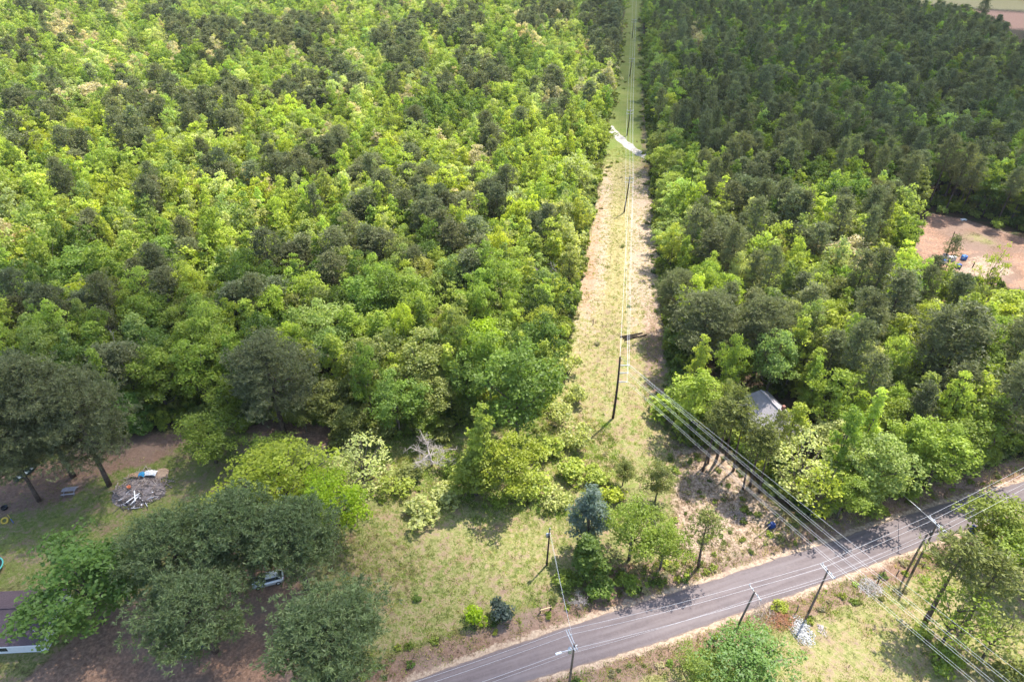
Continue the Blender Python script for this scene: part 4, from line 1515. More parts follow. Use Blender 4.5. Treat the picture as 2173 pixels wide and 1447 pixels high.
def shaft_mesh(b, t, r0, r1, mat, bow=0.0):
    g = Geo()
    d = t - b
    s = np.linspace(0, 1, 9)
    pts = d[None] * s[:, None]
    pts[:, 0] += bow * np.sin(s * math.pi)
    pts[0, 2] -= .3
    g.tube(pts, np.linspace(r0, r1, 9), 10)
    return g.build('shaft', mat)


def insul(parent, p, h=.28, r=.075):
    g = Geo().lathe([(.01, 0), (r * .5, .0), (r, h * .2), (r * .55, h * .3), (r, h * .5), (r * .55, h * .6), (r * .9, h * .8), (.02, h)], 8)
    return link('insulator', g.build('insulator', M_INS), parent, p)


CATCH = {}


def corridor_pole(key, bpx, tpx, label, main=False, r0=.21):
    b, t = pole_ends(*bpx, *tpx)
    root = thing('utility_pole', label, 'pole', tuple(b), 0.0, 'poles of the power line')
    link('shaft', shaft_mesh(b, t, r0, r0 * .62, M_POLE, .12 if main else .05), root)
    att = []
    d = t - b
    if main:
        for py in (775, 791, 810):
            z = zat(b[1], py) - b[2]
            f = z / d[2]
            c = d * f
            arm = link('arm', Geo().box((.75, 0, 0), (1.3, .12, .14), bev=.02).build('arm', M_ARM), root, (c[0] + .1, c[1], z))
            link('brace', Geo().tube([[.1, 0, -.35], [.9, 0, -.07]], .03, 6).build('brace', M_STEEL), arm)
            link('insulator', Geo().tube([[1.4, 0, 0], [1.62, 0, -.02]], .07, 8).build('insulator', M_INS), arm)
            att.append(b + np.array([c[0] + 1.7, c[1], z]))
    else:
        for dz, L in ((-.7, 2.4), (-1.9, 2.4)):
            f = 1 + dz / d[2]
            c = d * f
            arm = link('crossarm', Geo().box((0, .2, 0), (L, .12, .14), bev=.02).build('crossarm', M_ARM), root, tuple(c))
            for sx in (-1, 1):
                insul(arm, (sx * L * .46, .2, .06))
            if dz == -.7:
                att += [b + c + [L * .46, .2, .36], b + c + [-L * .46, .2, .36]]
            else:
                att.append(b + c + [L * .46, .2, .36])
        link('brace', Geo().tube([d * (1 - 1.5 / d[2]) + [0, .14, 0], d * (1 - .75 / d[2]) + [.7, .14, 0]], .025, 5).build('brace', M_STEEL), root)
    CATCH[key] = (att, b + d * .995)
    return root


corridor_pole('p1', (1300, 893), (1316, 757), 'tall dark power pole with three side arms, nearest in the cut', True, .24)
corridor_pole('p2', (1324, 452), (1337, 374), 'dark double crossarm pole in the cut before the gravel track')
corridor_pole('p3', (1330, 291), (1338, 231), 'dark crossarm pole standing just past the gravel track')
corridor_pole('p4', (1336, 164), (1342, 122), 'thin far pole in the cut beyond the gravel track')
corridor_pole('p5', (1341, 84), (1346, 40), 'farthest pole in the cut near top of picture')


def wire_mesh(paths, r, n=5):
    g = Geo()
    for p in paths:
        g.tube(p, r, n, cap=False)
    return g


def span(a, b, sag, n=26):
    a, b = np.asarray(a, float), np.asarray(b, float)
    s = np.linspace(0, 1, n)
    p = a + (b - a) * s[:, None]
    p[:, 2] -= sag * 4 * s * (1 - s)
    return p


def wire(pts, r, label, group, name='power_wire'):
    p = np.concatenate(pts)
    o = p[0].copy()
    g = Geo()
    g.tube(p - o, r, 5, cap=False)
    return tag(link(name, g.build('wire', M_WIRE), None, tuple(o)), label, 'wire', group)


seq = ['p1', 'p2', 'p3', 'p4', 'p5']
far6 = [np.array(q) + np.array([14.5, 95, 0]) for q in CATCH['p5'][0]]
for i, nm in enumerate(('right hand upper', 'left hand', 'lower')):
    pts = []
    nodes = [CATCH[k][0][i] for k in seq] + [far6[i]]
    for a, b in zip(nodes[:-1], nodes[1:]):
        q = span(a, b, 1.3)
        pts.append(q if not pts else q[1:])
    wire(pts, .015, '%s bright wire running up the power line cut' % nm, 'wires up the cut')
pts = []
nodes = [CATCH[k][1] for k in seq]
for a, b in zip(nodes[:-1], nodes[1:]):
    q = span(a, b, .9)
    pts.append(q if not pts else q[1:])
wire(pts, .02, 'thin top wire linking the pole tops up the cut', 'wires up the cut')
END = np.array([92.0, -24.0])
for i, nm in enumerate(('upper', 'middle', 'lowest')):
    a = CATCH['p1'][0][i]
    for j, sdn in ((0, 'left'), (1, 'right')):
        o_ = np.array([.15, .1, 0]) * (1 if j else -1)
        b = np.array([END[0], END[1], a[2] + 1.2])
        wire([span(a + o_, b + o_, 2.6, 48)], .0115, '%s strand of the %s heavy pair slanting to lower right' % (sdn, nm), 'heavy wires slanting to the lower right')
wire([span(CATCH['p1'][1], (END[0] + 1.5, END[1] + 1, 15.5), 2.2, 48)], .011, 'thin single wire above the heavy pairs slanting right', 'heavy wires slanting to the lower right')

# distribution line along the road
LDIR = np.array([49.8, 17.3]) / math.hypot(49.8, 17.3)
LPER = np.array([-LDIR[1], LDIR[0]])
RA = {}


def road_pole(key, bpx, tpx, label, arm=2.6, shift=0.0, dbl=True, mat=M_POLE2):
    b, t = pole_ends(*bpx, *tpx)
    root = thing('utility_pole', label, 'pole', tuple(b), 0.0, 'poles along the road')
    link('shaft', shaft_mesh(b, t, .17, .11, mat, .03), root)
    d = t - b
    ang = math.atan2(LPER[1], LPER[0])
    att = []
    for s_ in ((-.13, .13) if dbl else (.14,)):
        c = d * (1 - .35 / d[2])
        off = LDIR * s_ + LPER * shift
        a_ = link('crossarm', Geo().box((0, 0, 0), (arm, .1, .12), bev=.015).build('crossarm', M_ARM), root, (c[0] + off[0], c[1] + off[1], c[2]), ang)
        if s_ == .13 or not dbl:
            for q in (-.46, -.2, .2, .46):
                insul(a_, (q * arm, 0, .05), .24, .06)
    c = b + d * (1 - .35 / d[2])
    for q in (.46, .2, -.46):
        e = np.array([LPER[0] * (q * arm + shift), LPER[1] * (q * arm + shift), .33])
        att.append(c + e)
    att.append(b + d * .84)
    RA[key] = att
    return root, b, d


rA, bA, dA = road_pole('A', (1204, 1475), (1219, 1366), 'road pole at bottom edge with long white crossarm', 2.6, .7)
rB, bB, dB = road_pole('B', (1551, 1356), (1602, 1254), 'dark crossarm pole left of the two close poles across the road', 2.4, 0, False)
rC, bC, dC = road_pole('C', (1716, 1299), (1758, 1208), 'crossarm pole right of the two close poles, above white rubble', 2.4, 0)
rD, bD, dD = road_pole('D', (1936, 1214), (1990, 1108), 'leaning white crossarm pole beside a short stub pole, near blue bin', 2.8, 0)
# hardware on the road poles
tr = Geo().lathe([(.01, -.42), (.24, -.42), (.25, -.38), (.25, .3), (.22, .36), (.05, .4), (.01, .4)], 14)
link('transformer', tr.build('transformer', M_STEEL), rA, tuple(dA * .88 + [-.4, .05, 0]))
link('street_light', Geo().tube([[0, 0, 0], [-.6, -.2, .25], [-1.5, -.5, .3]], .035, 6).box((-1.75, -.58, .28), (.7, .22, .12), rz=.32, bev=.04).build('street_light', M_INS), rA, tuple(dA * .9))
link('cutout', Geo().tube([[0, 0, 0], [.35, .1, .1]], .05, 6).build('cutout', M_INS), rA, tuple(dA * .96))
stb = Geo().tube([[0, 0, -.3], dD * .45, dD * .78 + [.1, 0, 0]], [.15, .14, .12], 9)
st = tag(link('stub_pole', stb.build('stub_pole', M_POLE2), None, (bD[0] - .75, bD[1] + .1, bD[2])), 'shorter brown stub pole leaning against the white crossarm pole', 'pole')
st.rotation_euler = (0, .02, 0)
link('riser_box', Geo().box((0, 0, 0), (.28, .3, .7), bev=.04).build('riser_box', plain('dark_steel', (.05, .05, .055), .5)), rD, tuple(dD * .8 + [-.2, -.05, 0]))

# transformer pole on the lawn
bE, tE = pole_ends(1160, 1200, 1167, 1122)
dE = tE - bE
rE = thing('utility_pole', 'lone dark pole with transformer on the lawn', 'pole', tuple(bE))
link('shaft', shaft_mesh(bE, tE, .15, .1, M_POLE), rE)
link('transformer', Geo().lathe([(.01, -.36), (.2, -.36), (.2, .28), (.17, .34), (.01, .36)], 12).build('transformer', M_STEEL), rE, tuple(dE * .84 + [-.3, -.05, 0]))
link('bracket', Geo().box((0, 0, 0), (.5, .08, .1)).build('bracket', M_STEEL), rE, tuple(dE * .9 + [-.12, -.12, 0]))
insul(rE, tuple(dE * 1.0), .25)

LEFT = [p - np.array([LDIR[0] * 34, LDIR[1] * 34, 0]) for p in RA['A']]
RIGHT = [p + np.array([LDIR[0] * 48 - 2, LDIR[1] * 48 + 6.0, .3]) for p in RA['D']]
for i, nm in enumerate(('far', 'second', 'near', 'lower neutral')):
    pts = []
    nodes = [LEFT[i], RA['A'][i], RA['B'][i] + ([0, 0, .0] if i < 3 else 0), RA['C'][i], RA['D'][i], RIGHT[i]]
    for a, b, sg in zip(nodes[:-1], nodes[1:], (.5, .35, .08, .15, .6)):
        q = span(a, b, sg, 18)
        pts.append(q if not pts else q[1:])
    wire(pts,   .0105 if i < 3 else .008, '%s wire of the line following the road' % nm, 'wires along the road')
for j in range(3):
    a = bA + dA * (.99 - .05 * j) + np.array([LPER[0] * .1, LPER[1] * .1, 0])
    wire([span(a + [(.12 * j), 0, 0], bE + dE * (.99 - .05 * j), .4, 20)], .006, '%s service wire crossing the road to the lawn pole' % ('top', 'middle', 'bottom')[j], 'service wires to the lawn pole')
gA = bD + dD * .97
ga = np.array([*G(1912, 1046, 1.0), 1.0])
gA2 = gA + (ga - gA) * .55
wire([span(gA, gA + (ga - gA) * .95, .05, 8)], .016, 'guy wire from the leaning crossarm pole into roadside trees', None, 'guy_wire')
gu = gA + (ga - gA) * .42
gv = gA + (ga - gA) * .72
tag(link('guy_guard', Geo().tube(np.stack([gu - gu, gv - gu]), .045, 6).build('guy_guard', M_INS), None, tuple(gu)), 'pale guard sleeve on the guy wire over the road', 'guard')

# poles lying on the ground in the cut
for i, (a, b) in enumerate((((1316, 718), (1363, 710)), ((1322, 721), (1352, 716)), ((1325, 725), (1372, 714)))):
    p, q = np.array([*G(*a), .15]), np.array([*G(*b), .17])
    p[2] += hz1(p[0], p[1])
    q[2] += hz1(q[0], q[1])
    tag(link('fallen_pole', Geo().tube(np.stack([p - p, (q - p) / 2, q - p]), [.16, .15, .13], 9).build('fallen_pole', M_POLE), None, tuple(p)), '%s of three dark poles lying across the cut' % ('rearmost', 'middle', 'front')[i], 'pole', 'poles lying in the cut')
x, y = G(1258, 692)
tag(link('fence_post', Geo().tube([[0, 0, -.2], [.02, 0, .7], [0, .02, 1.5]], [.08, .075, .07], 8).build('fence_post', M_POLE), None, (x, y, hz1(x, y))), 'single dark post in the grass of the cut', 'post')

# ------------------------------------------------------------------ houses
def house(name, label, loc, rz, L, W, eave, ridge, roofm, wallm, hip=0.0, over=.35):
    """ridge along local x; L long, W deep"""
    root = thing(name, label, 'house', loc, rz)
    g = Geo()
    x, y = L / 2, W / 2
    V = [(-x, -y, -.3), (x, -y, -.3), (x, y, -.3), (-x, y, -.3), (-x, -y, eave), (x, -y, eave), (x, y, eave), (-x, y, eave)]
    g.add(V, [[0, 1, 5, 4], [1, 2, 6, 5], [2, 3, 7, 6], [3, 0, 4, 7]])
    if hip == 0:
        for s in (-1, 1):
            g.add([(s * x, -y, eave), (s * x, y, eave), (s * x, 0, ridge - .08)], [[0, 1, 2] if s > 0 else [1, 0, 2]])
    link('wall', g.build('wall', wallm), root)
    sl = (ridge - eave) / y
    ye, ze = y + over, eave - over * sl
    xe, xr = x + over, x + over - (hip if hip else 0)
    r = Geo()
    th = .12
    for s in (-1, 1):
        A = np.array([(-xe, s * ye, ze), (xe, s * ye, ze), (xr, 0, ridge), (-xr, 0, ridge)], float)
        B = A - [0, 0, th]
        V = np.concatenate([A, B])
        r.add(V, [[0, 1, 2, 3], [4, 7, 6, 5], [0, 4, 5, 1], [1, 5, 6, 2], [2, 6, 7, 3], [3, 7, 4, 0]])
    if hip:
        for s in (-1, 1):
            r.add([(s * xe, -ye, ze), (s * xe, ye, ze), (s * xr, 0, ridge)], [[0, 1, 2]])
    ro = link('roof', r.build('roof', roofm), root)
    link('ridge_cap', Geo().box((0, 0, ridge + .02), (xr * 2 - .05, .34, .07)).build('ridge_cap', roofm), ro)
    return root, ro


def shingle(name, a, b):
    t = NT(name)
    ob = t.obj()
    br = t.n('ShaderNodeTexBrick')
    br.inputs['Scale'].default_value = 3.2
    br.inputs['Color1'].default_value = (*a, 1)
    br.inputs['Color2'].default_value = (*b, 1)
    br.inputs['Mortar'].default_value = (a[0] * .6, a[1] * .6, a[2] * .6, 1)
    br.inputs['Mortar Size'].default_value = .03
    t.l(ob, br.inputs[0])
    nz = t.noise(.6, 5, .6, ob)
    c = t.mix(t.mapr(nz, .35, .7, 0, .6), br.outputs[0], (a[0] * .7, a[1] * .7, a[2] * .72))
    t.bsdf(c, .9, bump=br.outputs[1], bump_d=.02, spec=.1)
    return t.m


M_SIDING = plain('white_siding', (.62, .63, .66), .6, var=.06)
M_TRIM = plain('white_trim', (.72, .72, .74), .5, var=.05)
M_DARK = plain('dark_opening', (.02, .022, .025), .3)
M_GLASS = plain('window_glass', (.03, .04, .045), .12, var=.05, spec=.6)
h1, ro1 = house('house', 'white house with purple brown shingle roof at lower left', (-69.0, 51.5, .0), 0.06, 20.0, 7.4, 2.7, 4.6, shingle('purple_shingles', (.13, .095, .105), (.17, .125, .135)), M_SIDING)
v = link('gable_vent', Geo().box((0, 0, 0), (.05, .6, .75), bev=.01).build('gable_vent', M_TRIM), h1, (10.02, -.2, 3.2))
for k in range(5):
    link('louver', Geo().box((.03, 0, -.26 + k * .13), (.04, .48, .07), rx=0).build('louver', M_DARK), v)
link('fascia', Geo().box((0, -4.08, 2.32), (20.7, .05, .2)).build('fascia', M_TRIM), ro1)
for (xx, yy) in ((7.2, -2.0), (9.0, -2.6)):
    link('roof_vent', Geo().lathe([(.07, -.2), (.07, .3), (.14, .32), (.14, .4), (.01, .42)], 8).build('roof_vent', M_TRIM), ro1, (xx, yy, 4.6 - abs(yy) * .5))
for k in (-6, -1, 5):
    w_ = link('window', Geo().box((0, 0, 0), (1.2, .08, 1.2), bev=.02).build('window', M_TRIM), h1, (k, -3.72, 1.5))
    link('pane', Geo().box((0, -.03, 0), (1.0, .06, 1.0)).build('pane', M_GLASS), w_)
link('corner_trim', Geo().box((0, 0, 0), (.14, .14, 2.8)).build('corner_trim', M_TRIM), h1, (10.0, -3.7, 1.3))

M_GREYROOF = shingle('grey_shingles', (.42, .385, .40), (.5, .46, .48))
h2, ro2 = house('house', 'grey roofed house hidden among trees right of the slim pines', (HOUSE2[0], HOUSE2[1], hz1(*HOUSE2)), math.radians(-72), 11.5, 7.0, 2.9, 5.6, M_GREYROOF, M_SIDING, 2.2)
link('chimney', Geo().box((0, 0, 0), (.5, .5, 1.4), bev=.03).build('chimney', plain('brick_red', (.25, .12, .09), .9)), ro2, (1.5, .8, 5.4))
for k in (-3, 0, 3):
    w_ = link('window', Geo().box((0, 0, 0), (1.1, .08, 1.2), bev=.02).build('window', M_TRIM), h2, (k, -3.52, 1.6))
    link('pane', Geo().box((0, -.03, 0), (.9, .06, 1.0)).build('pane', M_GLASS), w_)

# ------------------------------------------------------------------ cars
def car(label, loc, rz, paint, group=None):
    root = thing('parked_car', label, 'car', loc, rz, group)
    st = [(-2.1, .55, .35, .62), (-2.05, .78, .28, .90), (-1.5, .86, .22, .98), (0, .88, .2, .97), (1.0, .87, .2, .95), (1.75, .82, .22, .86), (2.05, .72, .28, .74), (2.12, .5, .38, .58)]
    g = Geo()
    V = []
    for x, w, z0, z1 in st:
        V += [(x, -w * .92, z0), (x, -w, (z0 + z1) / 2), (x, -w * .93, z1 - .04), (x, -w * .6, z1 + .03), (x, 0, z1 + .05), (x, w * .6, z1 + .03), (x, w * .93, z1 - .04), (x, w, (z0 + z1) / 2), (x, w * .92, z0)]
    n = len(st)
    F = [[i * 9 + j, i * 9 + j + 1, (i + 1) * 9 + j + 1, (i + 1) * 9 + j] for i in range(n - 1) for j in range(8)]
    F += [[i * 9 + 8, i * 9, (i + 1) * 9, (i + 1) * 9 + 8] for i in range(n - 1)]
    g.add(V, F, smooth=True)
    k0 = g.nv - 9 * n
    for idx in (list(range(9))[::-1], [(n - 1) * 9 + j for j in range(9)]):
        g.f.append(np.array(idx) + k0)
        g.ls.append(np.array([9]))
        g.mi.append(np.array([0]))
        g.sm.append(np.array([False]))
    link('body', g.build('body', paint), root)
    # greenhouse
    b0, b1 = [(-1.95, .74, .93), (.95, .76, .95)], [(-1.45, .58, 1.46), (.2, .6, 1.48)]
    cab = Geo()
    P = [(b0[0][0], -b0[0][1], b0[0][2]), (b0[1][0], -b0[1][1], b0[1][2]), (b0[1][0], b0[1][1], b0[1][2]), (b0[0][0], b0[0][1], b0[0][2]),
         (b1[0][0], -b1[0][1], b1[0][2]), (b1[1][0], -b1[1][1], b1[1][2]), (b1[1][0], b1[1][1], b1[1][2]), (b1[0][0], b1[0][1], b1[0][2])]
    cab.add(P, [[0, 1, 5, 4], [1, 2, 6, 5], [2, 3, 7, 6], [3, 0, 4, 7], [4, 5, 6, 7]])
    link('cabin', cab.build('cabin', paint), root)
    link('roof', Geo().box((-.62, 0, 1.49), (1.62, 1.14, .06), bev=.025).build('roof', paint), root)
    P = np.array(P)

    def pane(nm, ids, sh=.1, off=.012):
        q = P[ids]
        c = q.mean(0)
        q = c + (q - c) * (1 - sh)
        nn = np.cross(q[1] - q[0], q[2] - q[0])
        nn /= np.linalg.norm(nn)
        q = np.concatenate([q + nn * off, q - nn * .02])
        link(nm, Geo().add(q, [[0, 1, 2, 3], [7, 6, 5, 4], [0, 4, 5, 1], [1, 5, 6, 2], [2, 6, 7, 3], [3, 7, 4, 0]]).build(nm, M_GLASS), root)
    pane('windscreen', [1, 2, 6, 5])
    pane('rear_window', [3, 0, 4, 7], .16)
    pane('side_window', [0, 1, 5, 4], .13)
    pane('side_window', [2, 3, 7, 6], .13)
    for sx in (-1.3, 1.32):
        for sy in (-1, 1):
            w = link('wheel', Geo().lathe([(.01, -.09), (.2, -.09), (.21, -.1), (.3, -.1), (.32, -.05), (.32, .05), (.3, .1), (.21, .1), (.2, .09), (.01, .09)], 16).build('tyre', plain('rubber', (.02, .02, .02), .9)), root, (sx, sy * .82, .32))
            w.rotation_euler = (math.pi / 2, 0, 0)
            link('rim', Geo().lathe([(.01, -.105), (.19, -.1), (.19, .1), (.01, .105)], 10).build('rim', M_STEEL), w)
    for sy in (-1, 1):
        link('headlight', Geo().box((2.0, sy * .58, .68), (.16, .3, .14), bev=.03).build('headlight', M_INS), root)
        link('tail_light', Geo().box((-2.05, sy * .6, .8), (.08, .22, .16), bev=.02).build('tail_light', plain('red_lens', (.4, .02, .02), .3)), root)
        link('mirror', Geo().box((.72, sy * .9, 1.0), (.14, .16, .12), bev=.03).build('mirror', paint), root)
    return root


cx0, cy0 = G(570, 1234, .6)
car('silver hatchback parked under the great rounded pines', (cx0, cy0, hz1(cx0, cy0) + .02), math.radians(198), plain('silver_paint', (.55, .57, .62), .28, .35, .03))
cx0, cy0 = G(415, 1372, .6)
car('dark blue car half hidden under the low broad pine', (cx0, cy0, hz1(cx0, cy0) + .02), math.radians(30), plain('navy_paint', (.012, .022, .05), .3, .2, .05))

# ------------------------------------------------------------------ yard things
M_GREYWOOD = plain('grey_planks', (.34, .31, .32), .85, var=.2, scale=2)
tx, ty = G(147, 1040, .7)
pt = thing('picnic_table', 'weathered grey picnic table in the yard', 'picnic table', (tx, ty, hz1(tx, ty)), math.radians(8))
for k in range(4):
    link('plank', Geo().box((0, -.3 + k * .2, .75), (2.1, .185, .045), bev=.008).build('plank', M_GREYWOOD), pt)
for s in (-1, 1):
    link('bench', Geo().box((0, s * .72, .45), (2.1, .26, .045), bev=.008).build('bench', M_GREYWOOD), pt)
    for sx in (-.75, .75):
        link('leg', Geo().tube([[sx, s * .15, .72], [sx, s * .68, 0]], .05, 4).build('leg', M_GREYWOOD), pt)
for sx in (-.75, .75):
    link('cross_beam', Geo().box((sx, 0, .4), (.06, 1.6, .1)).build('cross_beam', M_GREYWOOD), pt)

# debris heap
M_TWIG = bark_material('twigs', (.22, .16, .13), (.48, .41, .36))
M_TWIGD = bark_material('dark_twigs', (.07, .06, .055), (.16, .14, .13))
M_WHITEP = plain('white_board', (.78, .77, .76), .7, var=.08)
dx0, dy0 = G(300, 1045)
dz0 = hz1(dx0, dy0)
heap = thing('debris_heap', 'heap of grey sticks and rubbish in the middle of the yard', 'debris heap', (dx0, dy0, dz0))
heap.scale = (1.35, 1.4, .8)
rh = np.random.default_rng(33)


def sticks(n, R0, hh, mat, nm, rmin=.015, rmax=.05, L=(.6, 2.4), flat=.25, bend=.12, rng=rh):
    g = Geo()
    for _ in range(n):
        a, r = rng.uniform(0, 6.28), R0 * math.sqrt(rng.random())
        c = np.array([math.cos(a) * r, math.sin(a) * r * .85, hh * (1 - (r / R0) ** 1.5) * rng.uniform(.1, 1) + .05])
        d = rdir(rng, 1)[0] * [1, 1, flat]
        d /= np.linalg.norm(d)
        l = rng.uniform(*L) / 2
        r_ = rng.uniform(rmin, rmax)
        p = np.stack([c - d * l, c + rng.standard_normal(3) * bend * [1, 1, .3], c + d * l])
        p[:, 2] = np.maximum(p[:, 2], .03)
        g.tube(p, [r_, r_ * .8, r_ * .5], 4, cap=False)
    return g.build(nm, mat)


mg = Geo()
aa = np.linspace(0, 2 * np.pi, 25)[:-1]
prof = [(2.9, -.05), (2.3, .14), (1.6, .38), (.9, .5), (.3, .58)]
V = np.concatenate([np.stack([np.cos(aa) * r * (1 + .15 * np.sin(3 * aa + r)), np.sin(aa) * r * .85 * (1 + .12 * np.sin(5 * aa)), z + .12 * np.sin(4 * aa + 3 * r)], 1) for r, z in prof])
ii = (np.arange(4)[:, None] * 24 + np.arange(24)[None]).ravel()
jj = (np.arange(4)[:, None] * 24 + (np.arange(24)[None] + 1) % 24).ravel()
mg.add(V, np.stack([ii, jj, jj + 24, ii + 24], 1), smooth=True)
mg.add(V[-24:], [list(range(24))])
link('ash_mound', mg.build('ash_mound', plain('ash', (.20, .17, .165), .95, var=.45, scale=4)), heap)
link('twigs', sticks(230, 3.0, .8, M_TWIG, 'twigs', .025, .075), heap, (0, .6, 0))
link('dark_twigs', sticks(150, 2.4, .7, M_TWIGD, 'dark_twigs', .02, .06), heap, (.2, -.7, 0))
link('leaf_clod', Geo().lathe([(.9, 0), (.75, .3), (.4, .5), (.05, .55)], 9).build('leaf_clod', plain('dry_leaves', (.40, .28, .19), .95, var=.3)), heap, (1.3, 2.6, 0))
link('grey_scraps', sticks(40, 2.2, .8, plain('grey_scrap', (.6, .58, .6), .7), 'grey_scraps', .04, .1, (.3, 1.1)), heap, (0, -1.0, 0))
for i, (a, b, lb) in enumerate((((273, 1076), (301, 1056), 'long white board slanting at front of the debris heap'), ((290, 1052), (292, 1074), 'white board crossing the long slanting board'), ((281, 1080), (297, 1062), 'lower slanting white board of the debris heap'), ((302, 1065), (303, 1081), 'lone white board right of the crossed boards'), ((316, 1042), (328, 1052), 'pale branch-like board at right of debris heap'))):
    p, q = np.array([*G(*a), 0.]), np.array([*G(*b), 0.])
    c = (p + q) / 2
    L_ = np.linalg.norm(q - p)
    o = tag(link('board', Geo().box((0, 0, 0), (max(L_, 1.0), .17, .04), bev=.006).build('board', M_WHITEP), None, (c[0], c[1], dz0 + (.62, .7, .5, .06, .3)[i]), math.atan2(q[1] - p[1], q[0] - p[0])), lb, 'board', 'white boards in the debris heap')


def crumple(name, label, cat, px, py, sx, sy, hgt, mat, seed):
    rng = np.random.default_rng(seed)
    n = 9
    u = np.linspace(-1, 1, n)
    X, Y = np.meshgrid(u, u)
    d = np.sqrt(X ** 2 + Y ** 2)
    Z = hgt * np.clip(1 - d * .8, 0, 1) + rng.uniform(0, hgt * .6, X.shape) * (d < 1.2)
    X = X + rng.normal(0, .06, X.shape)
    Y = Y + rng.normal(0, .06, Y.shape)
    V = np.stack([X * sx, Y * sy, Z + .02], -1).reshape(-1, 3)
    ii = (np.arange(n - 1)[:, None] * n + np.arange(n - 1)[None]).ravel()
    F = np.stack([ii, ii + 1, ii + n + 1, ii + n], 1)
    x, y = G(px, py, .5)
    g = Geo().add(np.concatenate([V, V - [0, 0, .015]]), np.concatenate([F, F[:, ::-1] + n * n]))
    return tag(link(name, g.build(name, mat), None, (x, y, dz0 + .62)), label, cat)


crumple('blue_tarp', 'crumpled bright blue sheet on the debris heap', 'tarp', 304, 1013, .5, .45, .4, plain('blue_sheet', (.05, .32, .55), .5), 1)
crumple('white_sheet', 'crumpled white sheeting beside the blue sheet on debris heap', 'sheet', 322, 1010, 1.0, .55, .35, M_WHITEP, 2)
crumple('cardboard', 'tan cardboard scrap on the debris heap', 'cardboard', 288, 1014, .7, .4, .25, plain('cardboard_tan', (.42, .27, .16), .9), 3)
ox, oy = G(277, 1041, .6)
tag(link('bucket', Geo().lathe([(.01, 0), (.24, 0), (.3, .42), (.26, .42), (.2, .05), (.01, .05)], 12).build('bucket', plain('orange_plastic', (.62, .19, .08), .5)), None, (ox, oy, dz0 + .7)), 'orange bucket lying in the debris heap', 'bucket')

# boat under the pines, yellow tyre, coloured pole, tub, trampoline
bx0, by0 = G(55, 1003, .4)
boat = thing('boat', 'small dark green boat under the left pines', 'boat', (bx0, by0, hz1(bx0, by0)), math.radians(68))
bm_ = Geo()
sec = [(-1.9, .55, .1, .55), (-1.0, .68, .02, .52), (.6, .66, .02, .55), (1.5, .45, .1, .62), (2.0, .12, .3, .68)]
V = []
for x, w, z0, z1 in sec:
    V += [(x, -w, z1), (x, -w * .8, z0), (x, w * .8, z0), (x, w, z1), (x, w * .92, z1), (x, w * .72, z0 + .05), (x, -w * .72, z0 + .05), (x, -w * .92, z1)]
F = [[i * 8 + j, i * 8 + (j + 1) % 8, (i + 1) * 8 + (j + 1) % 8, (i + 1) * 8 + j] for i in range(4) for j in range(8)] + [list(range(8))[::-1], [32 + j for j in range(8)]][:0]
bm_.add(V, F)
bm_.add([(-1.9, -.55, .55), (-1.9, -.44, .1), (-1.9, .44, .1), (-1.9, .55, .55)], [[0, 1, 2, 3]])
M_BOAT = plain('green_hull', (.035, .06, .05), .5)
link('hull', bm_.build('hull', M_BOAT), boat)
for xx in (-1.2, -.1, 1.0):
    link('seat', Geo().box((xx, 0, .42), (.32, 1.1 if xx < 1 else .9, .05), bev=.01).build('seat', plain('pale_seat', (.3, .34, .34), .6)), boat)


def torus(r, t, n=20, m=8):
    a = np.arange(n) * 2 * np.pi / n
    b = np.arange(m) * 2 * np.pi / m
    A, B = np.meshgrid(a, b, indexing='ij')
    V = np.stack([(r + t * np.cos(B)) * np.cos(A), (r + t * np.cos(B)) * np.sin(A), t * np.sin(B)], -1).reshape(-1, 3)
    i = np.arange(n)[:, None]
    j = np.arange(m)[None]
    F = np.stack([i * m + j, ((i + 1) % n) * m + j, ((i + 1) % n) * m + (j + 1) % m, i * m + (j + 1) % m], -1).reshape(-1, 4)
    return Geo().add(V, F, smooth=True)


x, y = G(12, 1108, .3)
o = tag(link('painted_tyre', torus(.42, .14).build('painted_tyre', plain('yellow_paint', (.55, .38, .06), .6)), None, (x, y, hz1(x, y) + .3)), 'yellow painted tyre at left edge of the yard', 'tyre')
o.rotation_euler = (.6, .2, 0)
p, q = np.array([*G(18, 1095, 1.2), 1.2]), np.array([*G(31, 1113), 0])
sp = thing('swing_pole', 'yellow and blue slanting pole beside the yellow tyre', 'pole', tuple(q + [0, 0, hz1(q[0], q[1])]))
m_ = (p - q) * .5
link('upper_tube', Geo().tube(np.stack([m_, p - q]), .05, 7).build('upper_tube', MATS['yellow_paint']), sp)
link('lower_tube', Geo().tube(np.stack([m_ * -.05, m_]), .05, 7).build('lower_tube', plain('blue_paint', (.06, .16, .42), .5)), sp)
x, y = G(11, 1080, .2)
tag(link('tub', Geo().lathe([(.01, 0), (.4, 0), (.5, .4), (.44, .4), (.36, .08), (.01, .08)], 14).build('tub', plain('black_plastic', (.02, .02, .022), .5)), None, (x, y, hz1(x, y))), 'black tub at the left edge of the yard', 'tub')
x, y = G(-22, 1210, .8)
tp = thing('trampoline', 'teal rimmed trampoline cut by the left edge', 'trampoline', (x, y, hz1(x, y)))
link('rim', torus(1.8, .1, 28, 6).build('rim', plain('teal_pad', (.10, .42, .36), .6)), tp, (0, 0, .8))
link('mat', Geo().lathe([(.01, .79), (1.7, .8), (1.7, .77), (.01, .76)], 24).build('mat', MATS['black_plastic']), tp)
for k in range(4):
    a = k * math.pi / 2 + .4
    link('leg', Geo().tube([[math.cos(a) * 1.7, math.sin(a) * 1.7, .8], [math.cos(a) * 1.8, math.sin(a) * 1.8, 0]], .03, 5).build('leg', M_STEEL), tp)

